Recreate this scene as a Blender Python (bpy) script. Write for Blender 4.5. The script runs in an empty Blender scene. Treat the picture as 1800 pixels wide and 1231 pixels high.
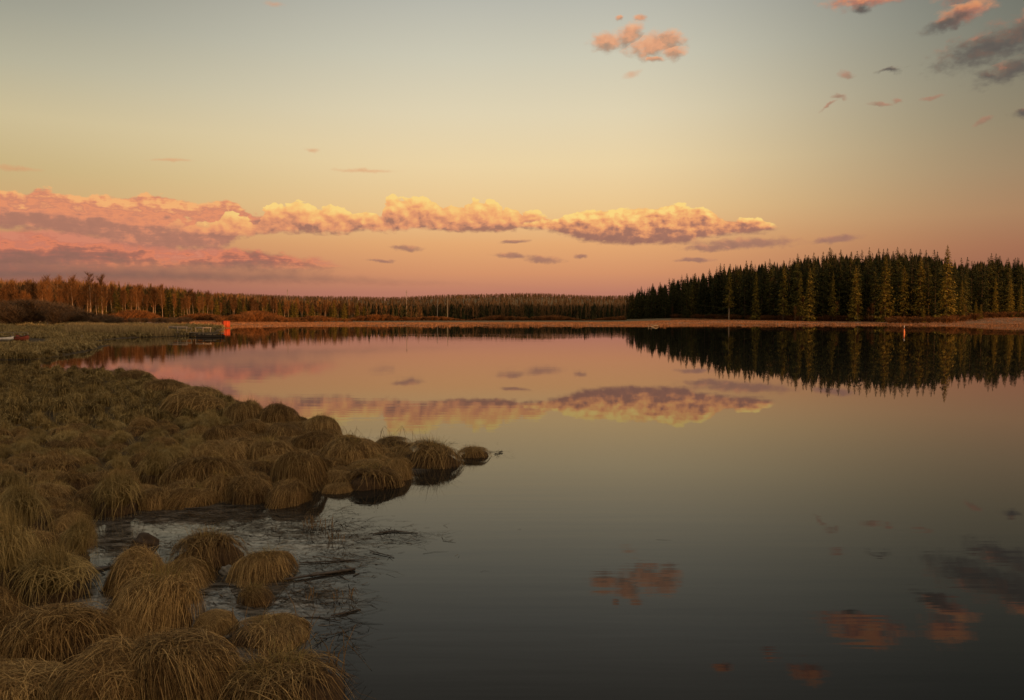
import bpy, math, random
import numpy as np
from mathutils import Vector, Matrix

# ------------------------------------------------------------------ camera
F = 1400.0                      # focal length in pixels of the 1800 px wide photograph
CAM_H = 3.0
PITCH = math.atan(60.5 / F)
scene = bpy.context.scene
cam_data = bpy.data.cameras.new('camera')
cam = bpy.data.objects.new('camera', cam_data)
scene.collection.objects.link(cam)
cam.location = (0, 0, CAM_H)
cam.rotation_euler = (math.pi / 2 - PITCH, 0, 0)
cam_data.sensor_width = 36.0
cam_data.lens = 36.0 * F / 1800.0
cam_data.clip_start = 0.1
cam_data.clip_end = 12000
scene.camera = cam

# ------------------------------------------------------------------ colour and exposure
scene.view_settings.view_transform = 'Standard'
scene.view_settings.look = 'None'
scene.view_settings.exposure = 0.0
scene.view_settings.gamma = 1.0
scene.render.engine = 'CYCLES'
cy = scene.cycles
cy.use_denoising = True
cy.max_bounces = 5
cy.diffuse_bounces = 2
cy.glossy_bounces = 3
cy.transmission_bounces = 2
cy.transparent_max_bounces = 4
cy.sample_clamp_indirect = 4.0

# ------------------------------------------------------------------ sun
SUN_EL = math.radians(2.5)
SUN_AZ = math.radians(50.0)     # to the right of straight behind the camera
SUN = Vector((math.sin(SUN_AZ) * math.cos(SUN_EL), -math.cos(SUN_AZ) * math.cos(SUN_EL), math.sin(SUN_EL)))
sun_data = bpy.data.lights.new('sun', 'SUN')
sun_data.energy = 5.0
sun_data.angle = math.radians(0.6)
sun_data.color = (1.0, 0.45, 0.15)
sun = bpy.data.objects.new('sun', sun_data)
scene.collection.objects.link(sun)
sun.rotation_euler = SUN.to_track_quat('Z', 'Y').to_euler()


def lin(r, g, b, a=1.0):
    def f(c):
        c /= 255.0
        return c / 12.92 if c <= 0.04045 else ((c + 0.055) / 1.055) ** 2.4
    return (f(r), f(g), f(b), a)


def pix_dir(px, py):
    x, u = (px - 900.0) / F, (615.5 - py) / F
    c, s = math.cos(PITCH), math.sin(PITCH)
    return Vector((x, c + u * s, -s + u * c))


def pix_sky(px, py):            # (azimuth, elevation) in degrees
    d = pix_dir(px, py).normalized()
    return math.degrees(math.atan2(d.x, d.y)), math.degrees(math.asin(d.z))


def at(px, py, z=0.0):          # the point of the plane at height z seen there
    d = pix_dir(px, py)
    t = (z - CAM_H) / d.z
    return Vector((d.x * t, d.y * t, z))


def at_dist(px, y):             # ground point at depth y in the column px
    return Vector(((px - 900.0) / F * y, y, 0))


# ------------------------------------------------------------------ sky
class G:
    """small helper that chains shader nodes"""
    def __init__(s, tree):
        s.t = tree

    def n(s, kind, **kw):
        nd = s.t.nodes.new(kind)
        for k, v in kw.items():
            setattr(nd, k, v)
        return nd

    def put(s, sock, v):
        if hasattr(v, 'is_output'):
            s.t.links.new(v, sock)
        else:
            sock.default_value = v

    def m(s, op, a, b=None, c=None, clamp=False):
        nd = s.n('ShaderNodeMath', operation=op, use_clamp=clamp)
        s.put(nd.inputs[0], a)
        if b is not None:
            s.put(nd.inputs[1], b)
        if c is not None:
            s.put(nd.inputs[2], c)
        return nd.outputs[0]

    def v(s, op, a, b=None, scale=None):
        nd = s.n('ShaderNodeVectorMath', operation=op)
        s.put(nd.inputs[0], a)
        if b is not None:
            s.put(nd.inputs[1], b)
        if scale is not None:
            s.put(nd.inputs['Scale'], scale)
        return nd.outputs['Value'] if op in ('LENGTH', 'DOT_PRODUCT') else nd.outputs[0]

    def ss(s, v, lo, hi, a=0.0, b=1.0):
        nd = s.n('ShaderNodeMapRange', interpolation_type='SMOOTHSTEP')
        s.put(nd.inputs[0], v)
        for i, q in enumerate((lo, hi, a, b)):
            s.put(nd.inputs[i + 1], q)
        return nd.outputs[0]

    def lr(s, v, lo, hi, a=0.0, b=1.0):
        nd = s.n('ShaderNodeMapRange')
        nd.clamp = True
        s.put(nd.inputs[0], v)
        for i, q in enumerate((lo, hi, a, b)):
            s.put(nd.inputs[i + 1], q)
        return nd.outputs[0]

    def mix(s, f, a, b, blend='MIX'):
        nd = s.n('ShaderNodeMix', data_type='RGBA', blend_type=blend)
        s.put(nd.inputs[0], f)
        s.put(nd.inputs[6], a)
        s.put(nd.inputs[7], b)
        return nd.outputs[2]

    def ramp(s, v, stops, interp='LINEAR'):
        nd = s.n('ShaderNodeValToRGB')
        cr = nd.color_ramp
        cr.interpolation = interp
        while len(cr.elements) < len(stops):
            cr.elements.new(0.5)
        for e, (p, c) in zip(cr.elements, stops):
            e.position = p
            e.color = c
        s.put(nd.inputs[0], v)
        return nd.outputs[0]

    def noise(s, vec, scale, detail=4.0, rough=0.5, lac=2.0, dist=0.0):
        nd = s.n('ShaderNodeTexNoise', noise_dimensions='2D')
        s.put(nd.inputs['Vector'], vec)
        nd.inputs['Scale'].default_value = scale
        nd.inputs['Detail'].default_value = detail
        nd.inputs['Roughness'].default_value = rough
        nd.inputs['Lacunarity'].default_value = lac
        nd.inputs['Distortion'].default_value = dist
        return nd.outputs

    def curve(s, v, pts, lo, hi):
        """value of a line through pts (x, y) at v; x and y are both kept inside lo..hi"""
        nd = s.n('ShaderNodeFloatCurve')
        cm = nd.mapping
        cm.use_clip = False
        c = cm.curves[0]
        P = [((x - lo[0]) / (hi[0] - lo[0]), (y - lo[1]) / (hi[1] - lo[1])) for x, y in pts]
        c.points[0].location = P[0]
        c.points[1].location = P[-1]
        for q in P[1:-1]:
            c.points.new(*q)
        for p in c.points:
            p.handle_type = 'AUTO'
        cm.update()
        s.put(nd.inputs['Value'], s.lr(v, lo[0], hi[0]))
        return s.m('MULTIPLY_ADD', nd.outputs[0], hi[1] - lo[1], lo[1])


world = bpy.data.worlds.new('World')
scene.world = world
world.use_nodes = True
wt = world.node_tree
wt.nodes.clear()
g = G(wt)
geo = g.n('ShaderNodeTexCoord')
sep = g.n('ShaderNodeSeparateXYZ')
wt.links.new(g.v('NORMALIZE', geo.outputs['Generated']), sep.inputs[0])
DX, DY, DZ = sep.outputs
U = g.m('MULTIPLY', g.m('ARCTAN2', DX, DY), 57.29578)
V = g.m('MULTIPLY', g.m('ARCSINE', DZ), 57.29578)


def sky_ramp(px, rows):
    el = [(pix_sky(px, y)[1], c) for y, c in rows]
    stops = [(0.0, lin(*el[-1][1]))]
    for e, c in reversed(el):
        stops.append((max(0.001, (e + 2) / 92.0), lin(*c)))
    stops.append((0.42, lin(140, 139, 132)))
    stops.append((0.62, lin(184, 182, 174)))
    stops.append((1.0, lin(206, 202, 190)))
    return g.ramp(g.m('DIVIDE', g.m('ADD', V, 2.0), 92.0, clamp=True), stops)


centre = sky_ramp(800, [(-200, (140, 140, 134)), (0, (187, 186, 174)), (100, (208, 203, 182)), (200, (227, 213, 180)),
                        (290, (238, 213, 166)), (370, (238, 199, 142)), (430, (230, 170, 115)), (480, (214, 148, 106)),
                        (515, (190, 126, 104)), (555, (176, 116, 98))])
right = sky_ramp(1800, [(-200, (84, 92, 92)), (0, (112, 114, 104)), (100, (126, 123, 107)), (200, (142, 130, 106)),
                        (290, (158, 134, 104)), (370, (170, 130, 96)), (430, (164, 112, 84)), (480, (152, 98, 78)),
                        (515, (140, 88, 72)), (555, (130, 80, 68))])
left = sky_ramp(0, [(-200, (118, 118, 110)), (0, (158, 157, 142)), (100, (182, 177, 153)), (200, (206, 190, 150)),
                    (290, (202, 178, 128)), (370, (208, 165, 112)), (430, (190, 132, 96)), (480, (160, 106, 88)),
                    (515, (146, 92, 80)), (555, (130, 82, 72))])
sky = g.mix(g.ss(U, -2, -38), centre, left)
sky = g.mix(g.ss(U, 6, 36), sky, right)

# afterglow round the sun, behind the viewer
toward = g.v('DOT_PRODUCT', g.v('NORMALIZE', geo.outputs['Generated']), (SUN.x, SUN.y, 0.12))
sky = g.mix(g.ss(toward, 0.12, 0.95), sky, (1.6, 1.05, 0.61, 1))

P0 = g.n('ShaderNodeCombineXYZ')
wt.links.new(U, P0.inputs[0])
wt.links.new(V, P0.inputs[1])
P = P0.outputs[0]
# noise fields over the sky, in degrees
warp = g.noise(g.v('MULTIPLY', P, (0.55, 0.9, 1)), 1.0, 6, 0.6)['Color']
warpv = g.v('SUBTRACT', warp, (0.5, 0.5, 0.5))


def billow(vec):
    a = g.n('ShaderNodeTexVoronoi', feature='SMOOTH_F1', voronoi_dimensions='2D')
    g.put(a.inputs['Vector'], vec)
    a.inputs['Scale'].default_value = 0.62
    a.inputs['Detail'].default_value = 3.0
    a.inputs['Roughness'].default_value = 0.42
    a.inputs['Lacunarity'].default_value = 2.2
    a.inputs['Smoothness'].default_value = 0.5
    return a.outputs['Distance']


PW = g.v('ADD', g.v('MULTIPLY', P, (1.0, 1.25, 1)), g.v('SCALE', warpv, scale=0.9))
b0 = billow(PW)
b1 = billow(g.v('ADD', PW, (0.2, 0.34, 0)))
relief = g.m('SUBTRACT', b1, b0)                     # > 0 on the flank towards the sun
fine = g.noise(g.v('MULTIPLY', P, (0.9, 1.6, 1)), 1.5, 7, 0.56)[0]
streak = g.noise(g.v('ADD', g.v('MULTIPLY', P, (0.10, 0.95, 1)), g.v('SCALE', warpv, scale=0.25)), 1.0, 7, 0.6)[0]


def deg_pts(pts):
    return [pix_sky(x, y) for x, y in pts]


def cloud_bank(sky, top, bottom, stops, puff=0.9, rag=0.5, soft_top=0.22, soft_bot=0.35, kr=0.9, kf=0.35, ks=0.0,
               ends=(1.5, 1.5), density=1.0, seed=0.0):
    top, bottom = deg_pts(top), deg_pts(bottom)
    us = [p[0] for p in top + bottom]
    vs = [p[1] for p in top + bottom]
    lo, hi = (min(us), min(vs) - 1), (max(us), max(vs) + 1)
    t = g.curve(U, top, lo, hi)
    b = g.curve(U, bottom, lo, hi)
    # puffs lift the top edge, ragged noise eats the base
    thick = g.m('SUBTRACT', t, b)
    body = g.ss(thick, 0.0, 1.2)
    lift = g.m('MULTIPLY', g.m('SUBTRACT', 0.50, b0), g.m('MULTIPLY', body, puff))
    fn = g.m('SUBTRACT', fine, 0.5)
    e_top = g.m('SUBTRACT', g.m('ADD', g.m('ADD', t, lift), g.m('MULTIPLY', fn, 0.35)), V)
    e_bot = g.m('SUBTRACT', V, g.m('ADD', b, g.m('MULTIPLY', g.m('ADD', fn, g.m('MULTIPLY', g.m('SUBTRACT', streak, 0.5), 0.8)), rag)))
    mask = g.m('MULTIPLY', g.ss(e_top, -0.02, soft_top), g.ss(e_bot, -0.1, soft_bot))
    mask = g.m('MULTIPLY', mask, g.m('MULTIPLY', g.ss(U, lo[0], lo[0] + ends[0]), g.ss(U, hi[0], hi[0] - ends[1])))
    mask = g.m('MULTIPLY', mask, density)
    h = g.m('DIVIDE', g.m('SUBTRACT', V, b), g.m('MAXIMUM', thick, 0.25))
    shade = g.m('ADD', h, g.m('MULTIPLY', relief, kr))
    shade = g.m('ADD', shade, g.m('MULTIPLY', fn, kf))
    if ks:
        shade = g.m('ADD', shade, g.m('MULTIPLY', g.m('SUBTRACT', streak, 0.5), ks))
    return g.mix(mask, sky, g.ramp(shade, stops))


MAUVE = (158, 112, 98)
# low grey-mauve layer at the left, just above the woods
sky = cloud_bank(sky,
    [(-500, 470), (-200, 455), (0, 455), (200, 462), (400, 470), (560, 478), (700, 486), (850, 494), (1000, 505), (1150, 508)],
    [(-500, 520), (-200, 512), (0, 506), (200, 504), (400, 503), (560, 503), (700, 503), (850, 506), (1000, 512), (1150, 516)],
    [(0.0, lin(150, 98, 84)), (0.5, lin(128, 96, 86)), (1.0, lin(150, 104, 88))], puff=0.3, soft_top=0.8, soft_bot=0.9, kr=0.2,
    ends=(1, 12), density=0.85)
# lower left bank, pink lit
sky = cloud_bank(sky,
    [(-500, 390), (-200, 393), (0, 397), (90, 397), (170, 402), (215, 414), (300, 426), (400, 431), (460, 438), (520, 444), (565, 451), (600, 460), (632, 468)],
    [(-500, 500), (-200, 495), (0, 492), (100, 490), (200, 488), (300, 488), (400, 490), (460, 489), (520, 488), (565, 486), (600, 476), (628, 471)],
    [(0.0, lin(140, 100, 88)), (0.30, lin(150, 104, 92)), (0.52, lin(172, 108, 92)), (0.72, lin(222, 130, 98)), (0.85, lin(205, 125, 102)), (1.0, lin(214, 134, 108))],
    puff=0.4, rag=0.8, kr=0.4, kf=0.5, ks=1.9, soft_top=0.4, soft_bot=1.4, ends=(1, 1.2), density=0.93)
# pink layered bank at the left
sky = cloud_bank(sky,
    [(-500, 325), (-200, 330), (0, 325), (40, 330), (75, 322), (110, 331), (200, 335), (300, 340), (360, 343), (400, 347), (440, 364), (500, 374), (580, 384)],
    [(-500, 420), (-200, 425), (0, 405), (70, 409), (150, 420), (250, 438), (330, 442), (385, 440), (410, 428), (440, 416), (500, 412), (580, 408)],
    [(0.0, lin(172, 118, 100)), (0.22, lin(180, 122, 102)), (0.40, lin(212, 136, 106)), (0.60, lin(232, 146, 106)), (0.74, lin(208, 134, 106)), (0.86, lin(232, 152, 108)), (1.0, lin(246, 178, 116))],
    puff=0.7, rag=0.8, kr=0.45, kf=0.6, ks=1.6, soft_top=0.22, soft_bot=0.45, ends=(1, 2.4), density=0.95)
# yellow topped bank running on to the middle
sky = cloud_bank(sky,
    [(250, 400), (330, 386), (400, 374), (440, 368), (470, 358), (500, 352), (550, 352), (600, 358), (664, 360), (684, 343), (735, 340), (800, 347), (860, 352), (905, 355), (925, 366), (950, 374), (985, 384)],
    [(250, 410), (330, 416), (400, 418), (440, 415), (500, 409), (560, 413), (610, 413), (640, 407), (680, 410), (740, 406), (800, 409), (860, 409), (900, 408), (925, 400), (950, 395), (980, 390)],
    [(0.0, lin(166, 116, 98)), (0.12, lin(198, 134, 104)), (0.28, lin(226, 150, 108)), (0.50, lin(244, 172, 112)), (0.76, lin(250, 196, 120)), (1.0, lin(253, 214, 130))],
    puff=1.5, rag=0.6, kr=0.7, kf=0.4, ks=0.4, soft_top=0.14, soft_bot=0.3, ends=(7.5, 0.6), density=0.97)
# right cloud above the spruces
sky = cloud_bank(sky,
    [(905, 392), (950, 384), (985, 378), (1010, 370), (1035, 364), (1070, 360), (1110, 358), (1150, 356), (1200, 358), (1235, 364), (1270, 374), (1310, 380), (1345, 386), (1372, 400)],
    [(905, 402), (950, 406), (985, 413), (1010, 420), (1035, 426), (1070, 429), (1110, 431), (1150, 430), (1200, 430), (1235, 421), (1270, 416), (1310, 413), (1345, 409), (1372, 403)],
    [(0.0, lin(156, 110, 96)), (0.24, lin(168, 116, 98)), (0.38, lin(204, 136, 102)), (0.56, lin(238, 162, 108)), (0.80, lin(250, 192, 118)), (1.0, lin(254, 216, 130))],
    puff=0.6, rag=0.5, kr=0.6, kf=0.7, ks=0.5, soft_top=0.14, soft_bot=0.3, ends=(0.8, 0.8), density=0.97)


def blobs(sky, items, stops, wamp=1.0, soft=0.55, density=1.0, kr=0.8, kf=0.5):
    """soft clouds; each item is a centre and two radii in degrees (from pixels) and a tilt"""
    pw = g.v('ADD', P, g.v('SCALE', warpv, scale=wamp))
    best = None
    for (px, py, rx, ry, tilt) in items:
        u0, v0 = pix_sky(px, py)
        u1 = pix_sky(px + rx, py)[0] - u0
        v1 = pix_sky(px, py - ry)[1] - v0
        mp = g.n('ShaderNodeMapping', vector_type='TEXTURE')
        g.put(mp.inputs['Vector'], pw)
        mp.inputs['Location'].default_value = (u0, v0, 0)
        mp.inputs['Rotation'].default_value = (0, 0, math.radians(tilt))
        mp.inputs['Scale'].default_value = (u1, v1, 1)
        ln = g.v('LENGTH', g.v('MULTIPLY', mp.outputs[0], (1, 1, 0)))
        sp = g.n('ShaderNodeSeparateXYZ')
        wt.links.new(mp.outputs[0], sp.inputs[0])
        d = g.m('SUBTRACT', 1.0, ln)
        if best is None:
            best, hh = d, sp.outputs[1]
        else:
            gt = g.m('GREATER_THAN', d, best)
            hh = g.m('ADD', g.m('MULTIPLY', sp.outputs[1], gt), g.m('MULTIPLY', hh, g.m('SUBTRACT', 1.0, gt)))
            best = g.m('SMOOTH_MAX', best, d, 0.45)
    fn = g.m('SUBTRACT', fine, 0.5)
    mask = g.m('MULTIPLY', g.ss(g.m('ADD', best, g.m('MULTIPLY', fn, 0.9)), -0.05, soft), density)
    shade = g.m('ADD', g.m('MULTIPLY_ADD', hh, 0.45, 0.5), g.m('MULTIPLY', relief, kr))
    shade = g.m('ADD', shade, g.m('MULTIPLY', fn, kf))
    return g.mix(mask, sky, g.ramp(shade, stops))


# flat mauve streaks over the far shore
sky = blobs(sky, [(715, 437, 32, 7, 0), (897, 449, 38, 7, -4), (955, 457, 42, 8, -3), (1021, 450, 14, 6, 0), (1222, 458, 42, 6, 0),
                  (1310, 428, 120, 13, 0), (1470, 421, 55, 9, 4), (668, 458, 30, 4, 0), (1250, 436, 60, 8, 0), (905, 425, 30, 4, 3)],
            [(0.0, lin(146, 108, 98)), (0.6, lin(168, 120, 102)), (1.0, lin(206, 140, 106))], wamp=0.5, soft=0.7, density=0.85)
# faint pink wisps
sky = blobs(sky, [(25, 297, 60, 6, 0), (480, 8, 26, 7, 0), (300, 282, 50, 4, 3), (548, 263, 16, 5, 0), (1110, 130, 22, 9, 20), (640, 300, 70, 5, 0)],
            [(0.0, lin(214, 146, 104)), (1.0, lin(228, 158, 112))], wamp=0.5, soft=1.0, density=0.5)
# lone peach cloud high up
sky = blobs(sky, [(1070, 74, 42, 21, 0), (1106, 62, 34, 27, 20), (1148, 80, 62, 28, 5), (1175, 70, 38, 24, 0), (1182, 92, 28, 18, 0), (1125, 33, 14, 9, 0), (1150, 104, 20, 6, -10), (1088, 34, 8, 5, 0)],
            [(0.0, lin(158, 132, 114)), (0.35, lin(192, 146, 116)), (0.6, lin(226, 160, 120)), (1.0, lin(240, 178, 134))], wamp=0.55, soft=0.7, density=0.93, kr=0.7, kf=0.4)
# pink and slate clouds of the top right corner, running on above the frame
sky = blobs(sky, [(1535, -4, 110, 20, 0), (1535, -24, 90, 22, 0), (1700, 20, 62, 26, 12), (1690, -16, 55, 34, 0), (1440, -100, 46, 24, 0), (1285, -92, 26, 16, 0), (1370, -60, 30, 10, 0), (1850, 20, 60, 26, 0)],
            [(0.0, lin(120, 98, 88)), (0.3, lin(178, 118, 98)), (0.55, lin(218, 140, 100)), (1.0, lin(230, 156, 106))], wamp=0.8, soft=0.8, density=0.93, kr=0.6, kf=0.5)
sky = blobs(sky, [(1668, 38, 62, 18, 16), (1735, 84, 130, 42, 12), (1800, 62, 110, 42, 14), (1785, 120, 92, 28, 12), (1740, 132, 40, 9, 0), (1880, 90, 110, 50, 10), (1792, 200, 26, 11, 0), (1566, 123, 30, 7, 3), (1515, 14, 22, 12, 0)],
            [(0.0, lin(86, 80, 78)), (0.45, lin(98, 90, 84)), (0.75, lin(118, 96, 84)), (1.0, lin(178, 116, 92))], wamp=1.0, soft=0.9, density=0.93, kr=0.5, kf=0.6)
sky = blobs(sky, [(1488, 132, 20, 9, 0), (1472, 172, 20, 7, 0), (1548, 184, 28, 6, -4), (1577, 177, 10, 8, 0), (1638, 171, 28, 6, 4), (1730, 212, 22, 7, 20), (1455, 186, 20, 4, 20)],
            [(0.0, lin(150, 118, 98)), (0.5, lin(168, 124, 102)), (1.0, lin(186, 128, 104))], wamp=0.8, soft=0.8, density=0.75)

# a share of physical sky light for the dome, sun at the horizon
nish = g.n('ShaderNodeTexSky', sky_type='NISHITA')
nish.sun_disc = False
nish.sun_elevation = SUN_EL
nish.sun_rotation = math.atan2(SUN.x, SUN.y)
bg1 = g.n('ShaderNodeBackground')
wt.links.new(nish.outputs[0], bg1.inputs[0])
bg1.inputs[1].default_value = 0.05
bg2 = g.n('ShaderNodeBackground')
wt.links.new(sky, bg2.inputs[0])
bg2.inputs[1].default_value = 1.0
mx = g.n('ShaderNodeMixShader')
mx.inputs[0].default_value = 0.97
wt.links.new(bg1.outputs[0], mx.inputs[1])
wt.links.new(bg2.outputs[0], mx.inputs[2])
wo = g.n('ShaderNodeOutputWorld')
wt.links.new(mx.outputs[0], wo.inputs[0])
world.cycles.sampling_method = 'MANUAL'
world.cycles.sample_map_resolution = 512

rng = np.random.default_rng(7)
random.seed(7)


# ------------------------------------------------------------------ helpers
def new_mesh(name, verts, faces, mats, tint=None, smooth=False, face_mat=None):
    """faces: (n, k) int array, or a list of such arrays"""
    if isinstance(faces, np.ndarray):
        faces = [faces]
    verts = np.asarray(verts, dtype=np.float32)
    me = bpy.data.meshes.new(name)
    me.vertices.add(len(verts))
    me.vertices.foreach_set('co', verts.ravel())
    idx = np.concatenate([f.ravel() for f in faces]).astype(np.int32)
    tot = np.concatenate([np.full(len(f), f.shape[1], dtype=np.int32) for f in faces])
    start = np.concatenate([[0], np.cumsum(tot)[:-1]]).astype(np.int32)
    me.loops.add(len(idx))
    me.loops.foreach_set('vertex_index', idx)
    me.polygons.add(len(tot))
    me.polygons.foreach_set('loop_start', start)
    me.polygons.foreach_set('loop_total', tot)
    if smooth:
        me.polygons.foreach_set('use_smooth', np.ones(len(tot), dtype=bool))
    if tint is not None:
        a = me.attributes.new('tint', 'FLOAT', 'POINT')
        a.data.foreach_set('value', np.asarray(tint, dtype=np.float32))
    for m in (mats if isinstance(mats, (list, tuple)) else [mats]):
        me.materials.append(m)
    if face_mat is not None:
        me.polygons.foreach_set('material_index', np.asarray(face_mat, dtype=np.int32))
    me.update(calc_edges=True)
    me.validate()
    return me


def link(name, me, parent=None, loc=(0, 0, 0), rz=0.0, scale=None):
    o = bpy.data.objects.new(name, me)
    scene.collection.objects.link(o)
    o.parent = parent
    o.location = loc
    o.rotation_euler = (0, 0, rz)
    if scale is not None:
        o.scale = scale
    return o


def tag(o, label=None, cat=None, group=None, kind=None):
    if label:
        o['label'] = label
    if cat:
        o['category'] = cat
    if group:
        o['group'] = group
    if kind:
        o['kind'] = kind
    return o


def copy_tree(o, parent=None):
    c = o.copy()
    scene.collection.objects.link(c)
    if parent is not None:
        c.parent = parent
    for ch in o.children:
        copy_tree(ch, c)
    return c


class MB:
    """collects boxes, tapered tubes and prisms in one mesh"""
    def __init__(s):
        s.v, s.q, s.t = [], [], []

    def box(s, c, size, rz=0.0, ry=0.0, taper=1.0):
        x, y, z = size[0] / 2, size[1] / 2, size[2] / 2
        M = Matrix.Rotation(rz, 3, 'Z') @ Matrix.Rotation(ry, 3, 'Y')
        b = len(s.v)
        for sz in (-1, 1):
            k = taper if sz > 0 else 1
            for sx, sy in ((-1, -1), (1, -1), (1, 1), (-1, 1)):
                s.v.append(tuple(M @ Vector((sx * x * k, sy * y * k, sz * z)) + Vector(c)))
        for f in ((3, 2, 1, 0), (4, 5, 6, 7), (0, 1, 5, 4), (1, 2, 6, 5), (2, 3, 7, 6), (3, 0, 4, 7)):
            s.q.append([b + i for i in f])
        return s

    def tube(s, pts, radii, n=8, cap=True):
        pts = [Vector(p) for p in pts]
        b = len(s.v)
        for i, p in enumerate(pts):
            d = (pts[min(i + 1, len(pts) - 1)] - pts[max(i - 1, 0)]).normalized()
            a = d.orthogonal().normalized()
            c = d.cross(a)
            for k in range(n):
                w = 2 * math.pi * k / n
                s.v.append(tuple(p + (a * math.cos(w) + c * math.sin(w)) * radii[i]))
        for i in range(len(pts) - 1):
            for k in range(n):
                s.q.append([b + i * n + k, b + i * n + (k + 1) % n, b + (i + 1) * n + (k + 1) % n, b + (i + 1) * n + k])
        if cap:
            for row in (0, len(pts) - 1):
                m = len(s.v)
                s.v.append(tuple(pts[row]))
                for k in range(n):
                    s.t.append([m, b + row * n + k, b + row * n + (k + 1) % n])
        return s

    def mesh(s, name, mat, smooth=False):
        fs = []
        if s.q:
            fs.append(np.array(s.q))
        if s.t:
            fs.append(np.array(s.t))
        return new_mesh(name, np.array(s.v), fs, mat, smooth=smooth)

    def build(s, name, mat, parent=None, smooth=False, loc=(0, 0, 0), rz=0.0):
        return link(name, s.mesh(name, mat, smooth), parent, loc, rz)


# ------------------------------------------------------------------ materials
def material(name, build, rough=0.85, spec=0.2):
    m = bpy.data.materials.new(name)
    m.use_nodes = True
    t = m.node_tree
    p = t.nodes['Principled BSDF']
    p.inputs['Roughness'].default_value = rough
    p.inputs['Specular IOR Level'].default_value = spec
    gg = G(t)
    build(gg, p)
    return m


def tinted(name, c0, c1, c2, rough=0.9, trans=0.0, vary=0.25):
    """albedo from the blade's or leaf's own random tint plus a per-object shift"""
    def b(gg, p):
        at_ = gg.n('ShaderNodeAttribute', attribute_name='tint')
        inf = gg.n('ShaderNodeObjectInfo')
        f = gg.m('ADD', at_.outputs['Fac'], gg.m('MULTIPLY', gg.m('SUBTRACT', inf.outputs['Random'], 0.5), vary), clamp=True)
        c = gg.ramp(f, [(0.0, (*c0, 1)), (0.5, (*c1, 1)), (1.0, (*c2, 1))])
        gg.put(p.inputs['Base Color'], c)
        if trans:
            tr = gg.n('ShaderNodeBsdfTranslucent')
            gg.put(tr.inputs['Color'], c)
            ms = gg.n('ShaderNodeMixShader')
            ms.inputs[0].default_value = trans
            out = gg.t.nodes['Material Output']
            gg.t.links.new(p.outputs[0], ms.inputs[1])
            gg.t.links.new(tr.outputs[0], ms.inputs[2])
            gg.t.links.new(ms.outputs[0], out.inputs[0])
    return material(name, b, rough, 0.1)


def noisy(name, ca, cb, scale=3.0, rough=0.8, stretch=(1, 1, 1), spec=0.2, bump=0.0):
    def b(gg, p):
        tc = gg.n('ShaderNodeTexCoord')
        vec = gg.v('MULTIPLY', tc.outputs['Object'], stretch)
        nd = gg.n('ShaderNodeTexNoise')
        gg.put(nd.inputs['Vector'], vec)
        nd.inputs['Scale'].default_value = scale
        nd.inputs['Detail'].default_value = 6
        nd.inputs['Roughness'].default_value = 0.65
        gg.put(p.inputs['Base Color'], gg.ramp(nd.outputs[0], [(0.3, (*ca, 1)), (0.7, (*cb, 1))]))
        if bump:
            bp = gg.n('ShaderNodeBump')
            bp.inputs['Distance'].default_value = bump
            gg.put(bp.inputs['Height'], nd.outputs[0])
            gg.put(p.inputs['Normal'], bp.outputs[0])
    return material(name, b, rough, spec)


M = {}
M['straw'] = tinted('dry_sedge', (0.026, 0.016, 0.008), (0.135, 0.083, 0.034), (0.44, 0.305, 0.125), trans=0.12, vary=0.26)
M['bank'] = tinted('bank_sedge', (0.04, 0.028, 0.014), (0.15, 0.112, 0.048), (0.33, 0.26, 0.12), trans=0.15)
M['shoot'] = tinted('green_sedge', (0.09, 0.075, 0.022), (0.20, 0.16, 0.05), (0.36, 0.28, 0.10), trans=0.3)
M['marsh'] = tinted('marsh_sedge', (0.06, 0.042, 0.018), (0.20, 0.150, 0.060), (0.42, 0.32, 0.135), trans=0.15, vary=0.34)
M['reed'] = tinted('pale_reed', (0.13, 0.09, 0.045), (0.26, 0.20, 0.10), (0.42, 0.33, 0.17), trans=0.2)
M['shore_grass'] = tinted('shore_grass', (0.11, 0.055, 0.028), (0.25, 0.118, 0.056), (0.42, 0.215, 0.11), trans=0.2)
M['needles'] = tinted('spruce_needles', (0.011, 0.014, 0.006), (0.028, 0.032, 0.010), (0.070, 0.062, 0.016), trans=0.15, vary=0.5)  # dark spruce foliage, darkened further so the back trees look shaded
M['needles_olive'] = tinted('olive_spruce_needles', (0.05, 0.042, 0.009), (0.140, 0.106, 0.018), (0.27, 0.185, 0.032), trans=0.2, vary=0.25)  # same foliage brightened to olive gold, low sunlight painted into the colour
M['needles_mid'] = tinted('mid_spruce_needles', (0.022, 0.022, 0.008), (0.065, 0.060, 0.014), (0.15, 0.12, 0.026), trans=0.15, vary=0.4)  # in-between copy of the foliage, painted as half lit
M['twigs'] = tinted('birch_twigs', (0.038, 0.021, 0.010), (0.105, 0.050, 0.019), (0.24, 0.112, 0.038), trans=0.15, vary=0.9)
M['brush'] = tinted('bank_brush', (0.05, 0.026, 0.012), (0.16, 0.068, 0.022), (0.30, 0.13, 0.045), trans=0.1)
M['hill_trees'] = tinted('hill_forest', (0.034, 0.027, 0.014), (0.080, 0.052, 0.029), (0.135, 0.086, 0.050), trans=0.1)  # greyer brown with some distance haze painted into it
M['willow'] = tinted('willow_twigs', (0.030, 0.022, 0.016), (0.060, 0.042, 0.028), (0.095, 0.068, 0.040), vary=0.3)
M['far_trees'] = tinted('far_forest', (0.016, 0.019, 0.007), (0.080, 0.046, 0.019), (0.23, 0.125, 0.058), trans=0.1)
M['core'] = noisy('peat', (0.016, 0.010, 0.006), (0.060, 0.038, 0.019), 30, 0.95, (1, 1, 0.25))
M['bark'] = noisy('spruce_bark', (0.055, 0.036, 0.024), (0.13, 0.085, 0.055), 3, 0.9, (1, 1, 0.2))
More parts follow.
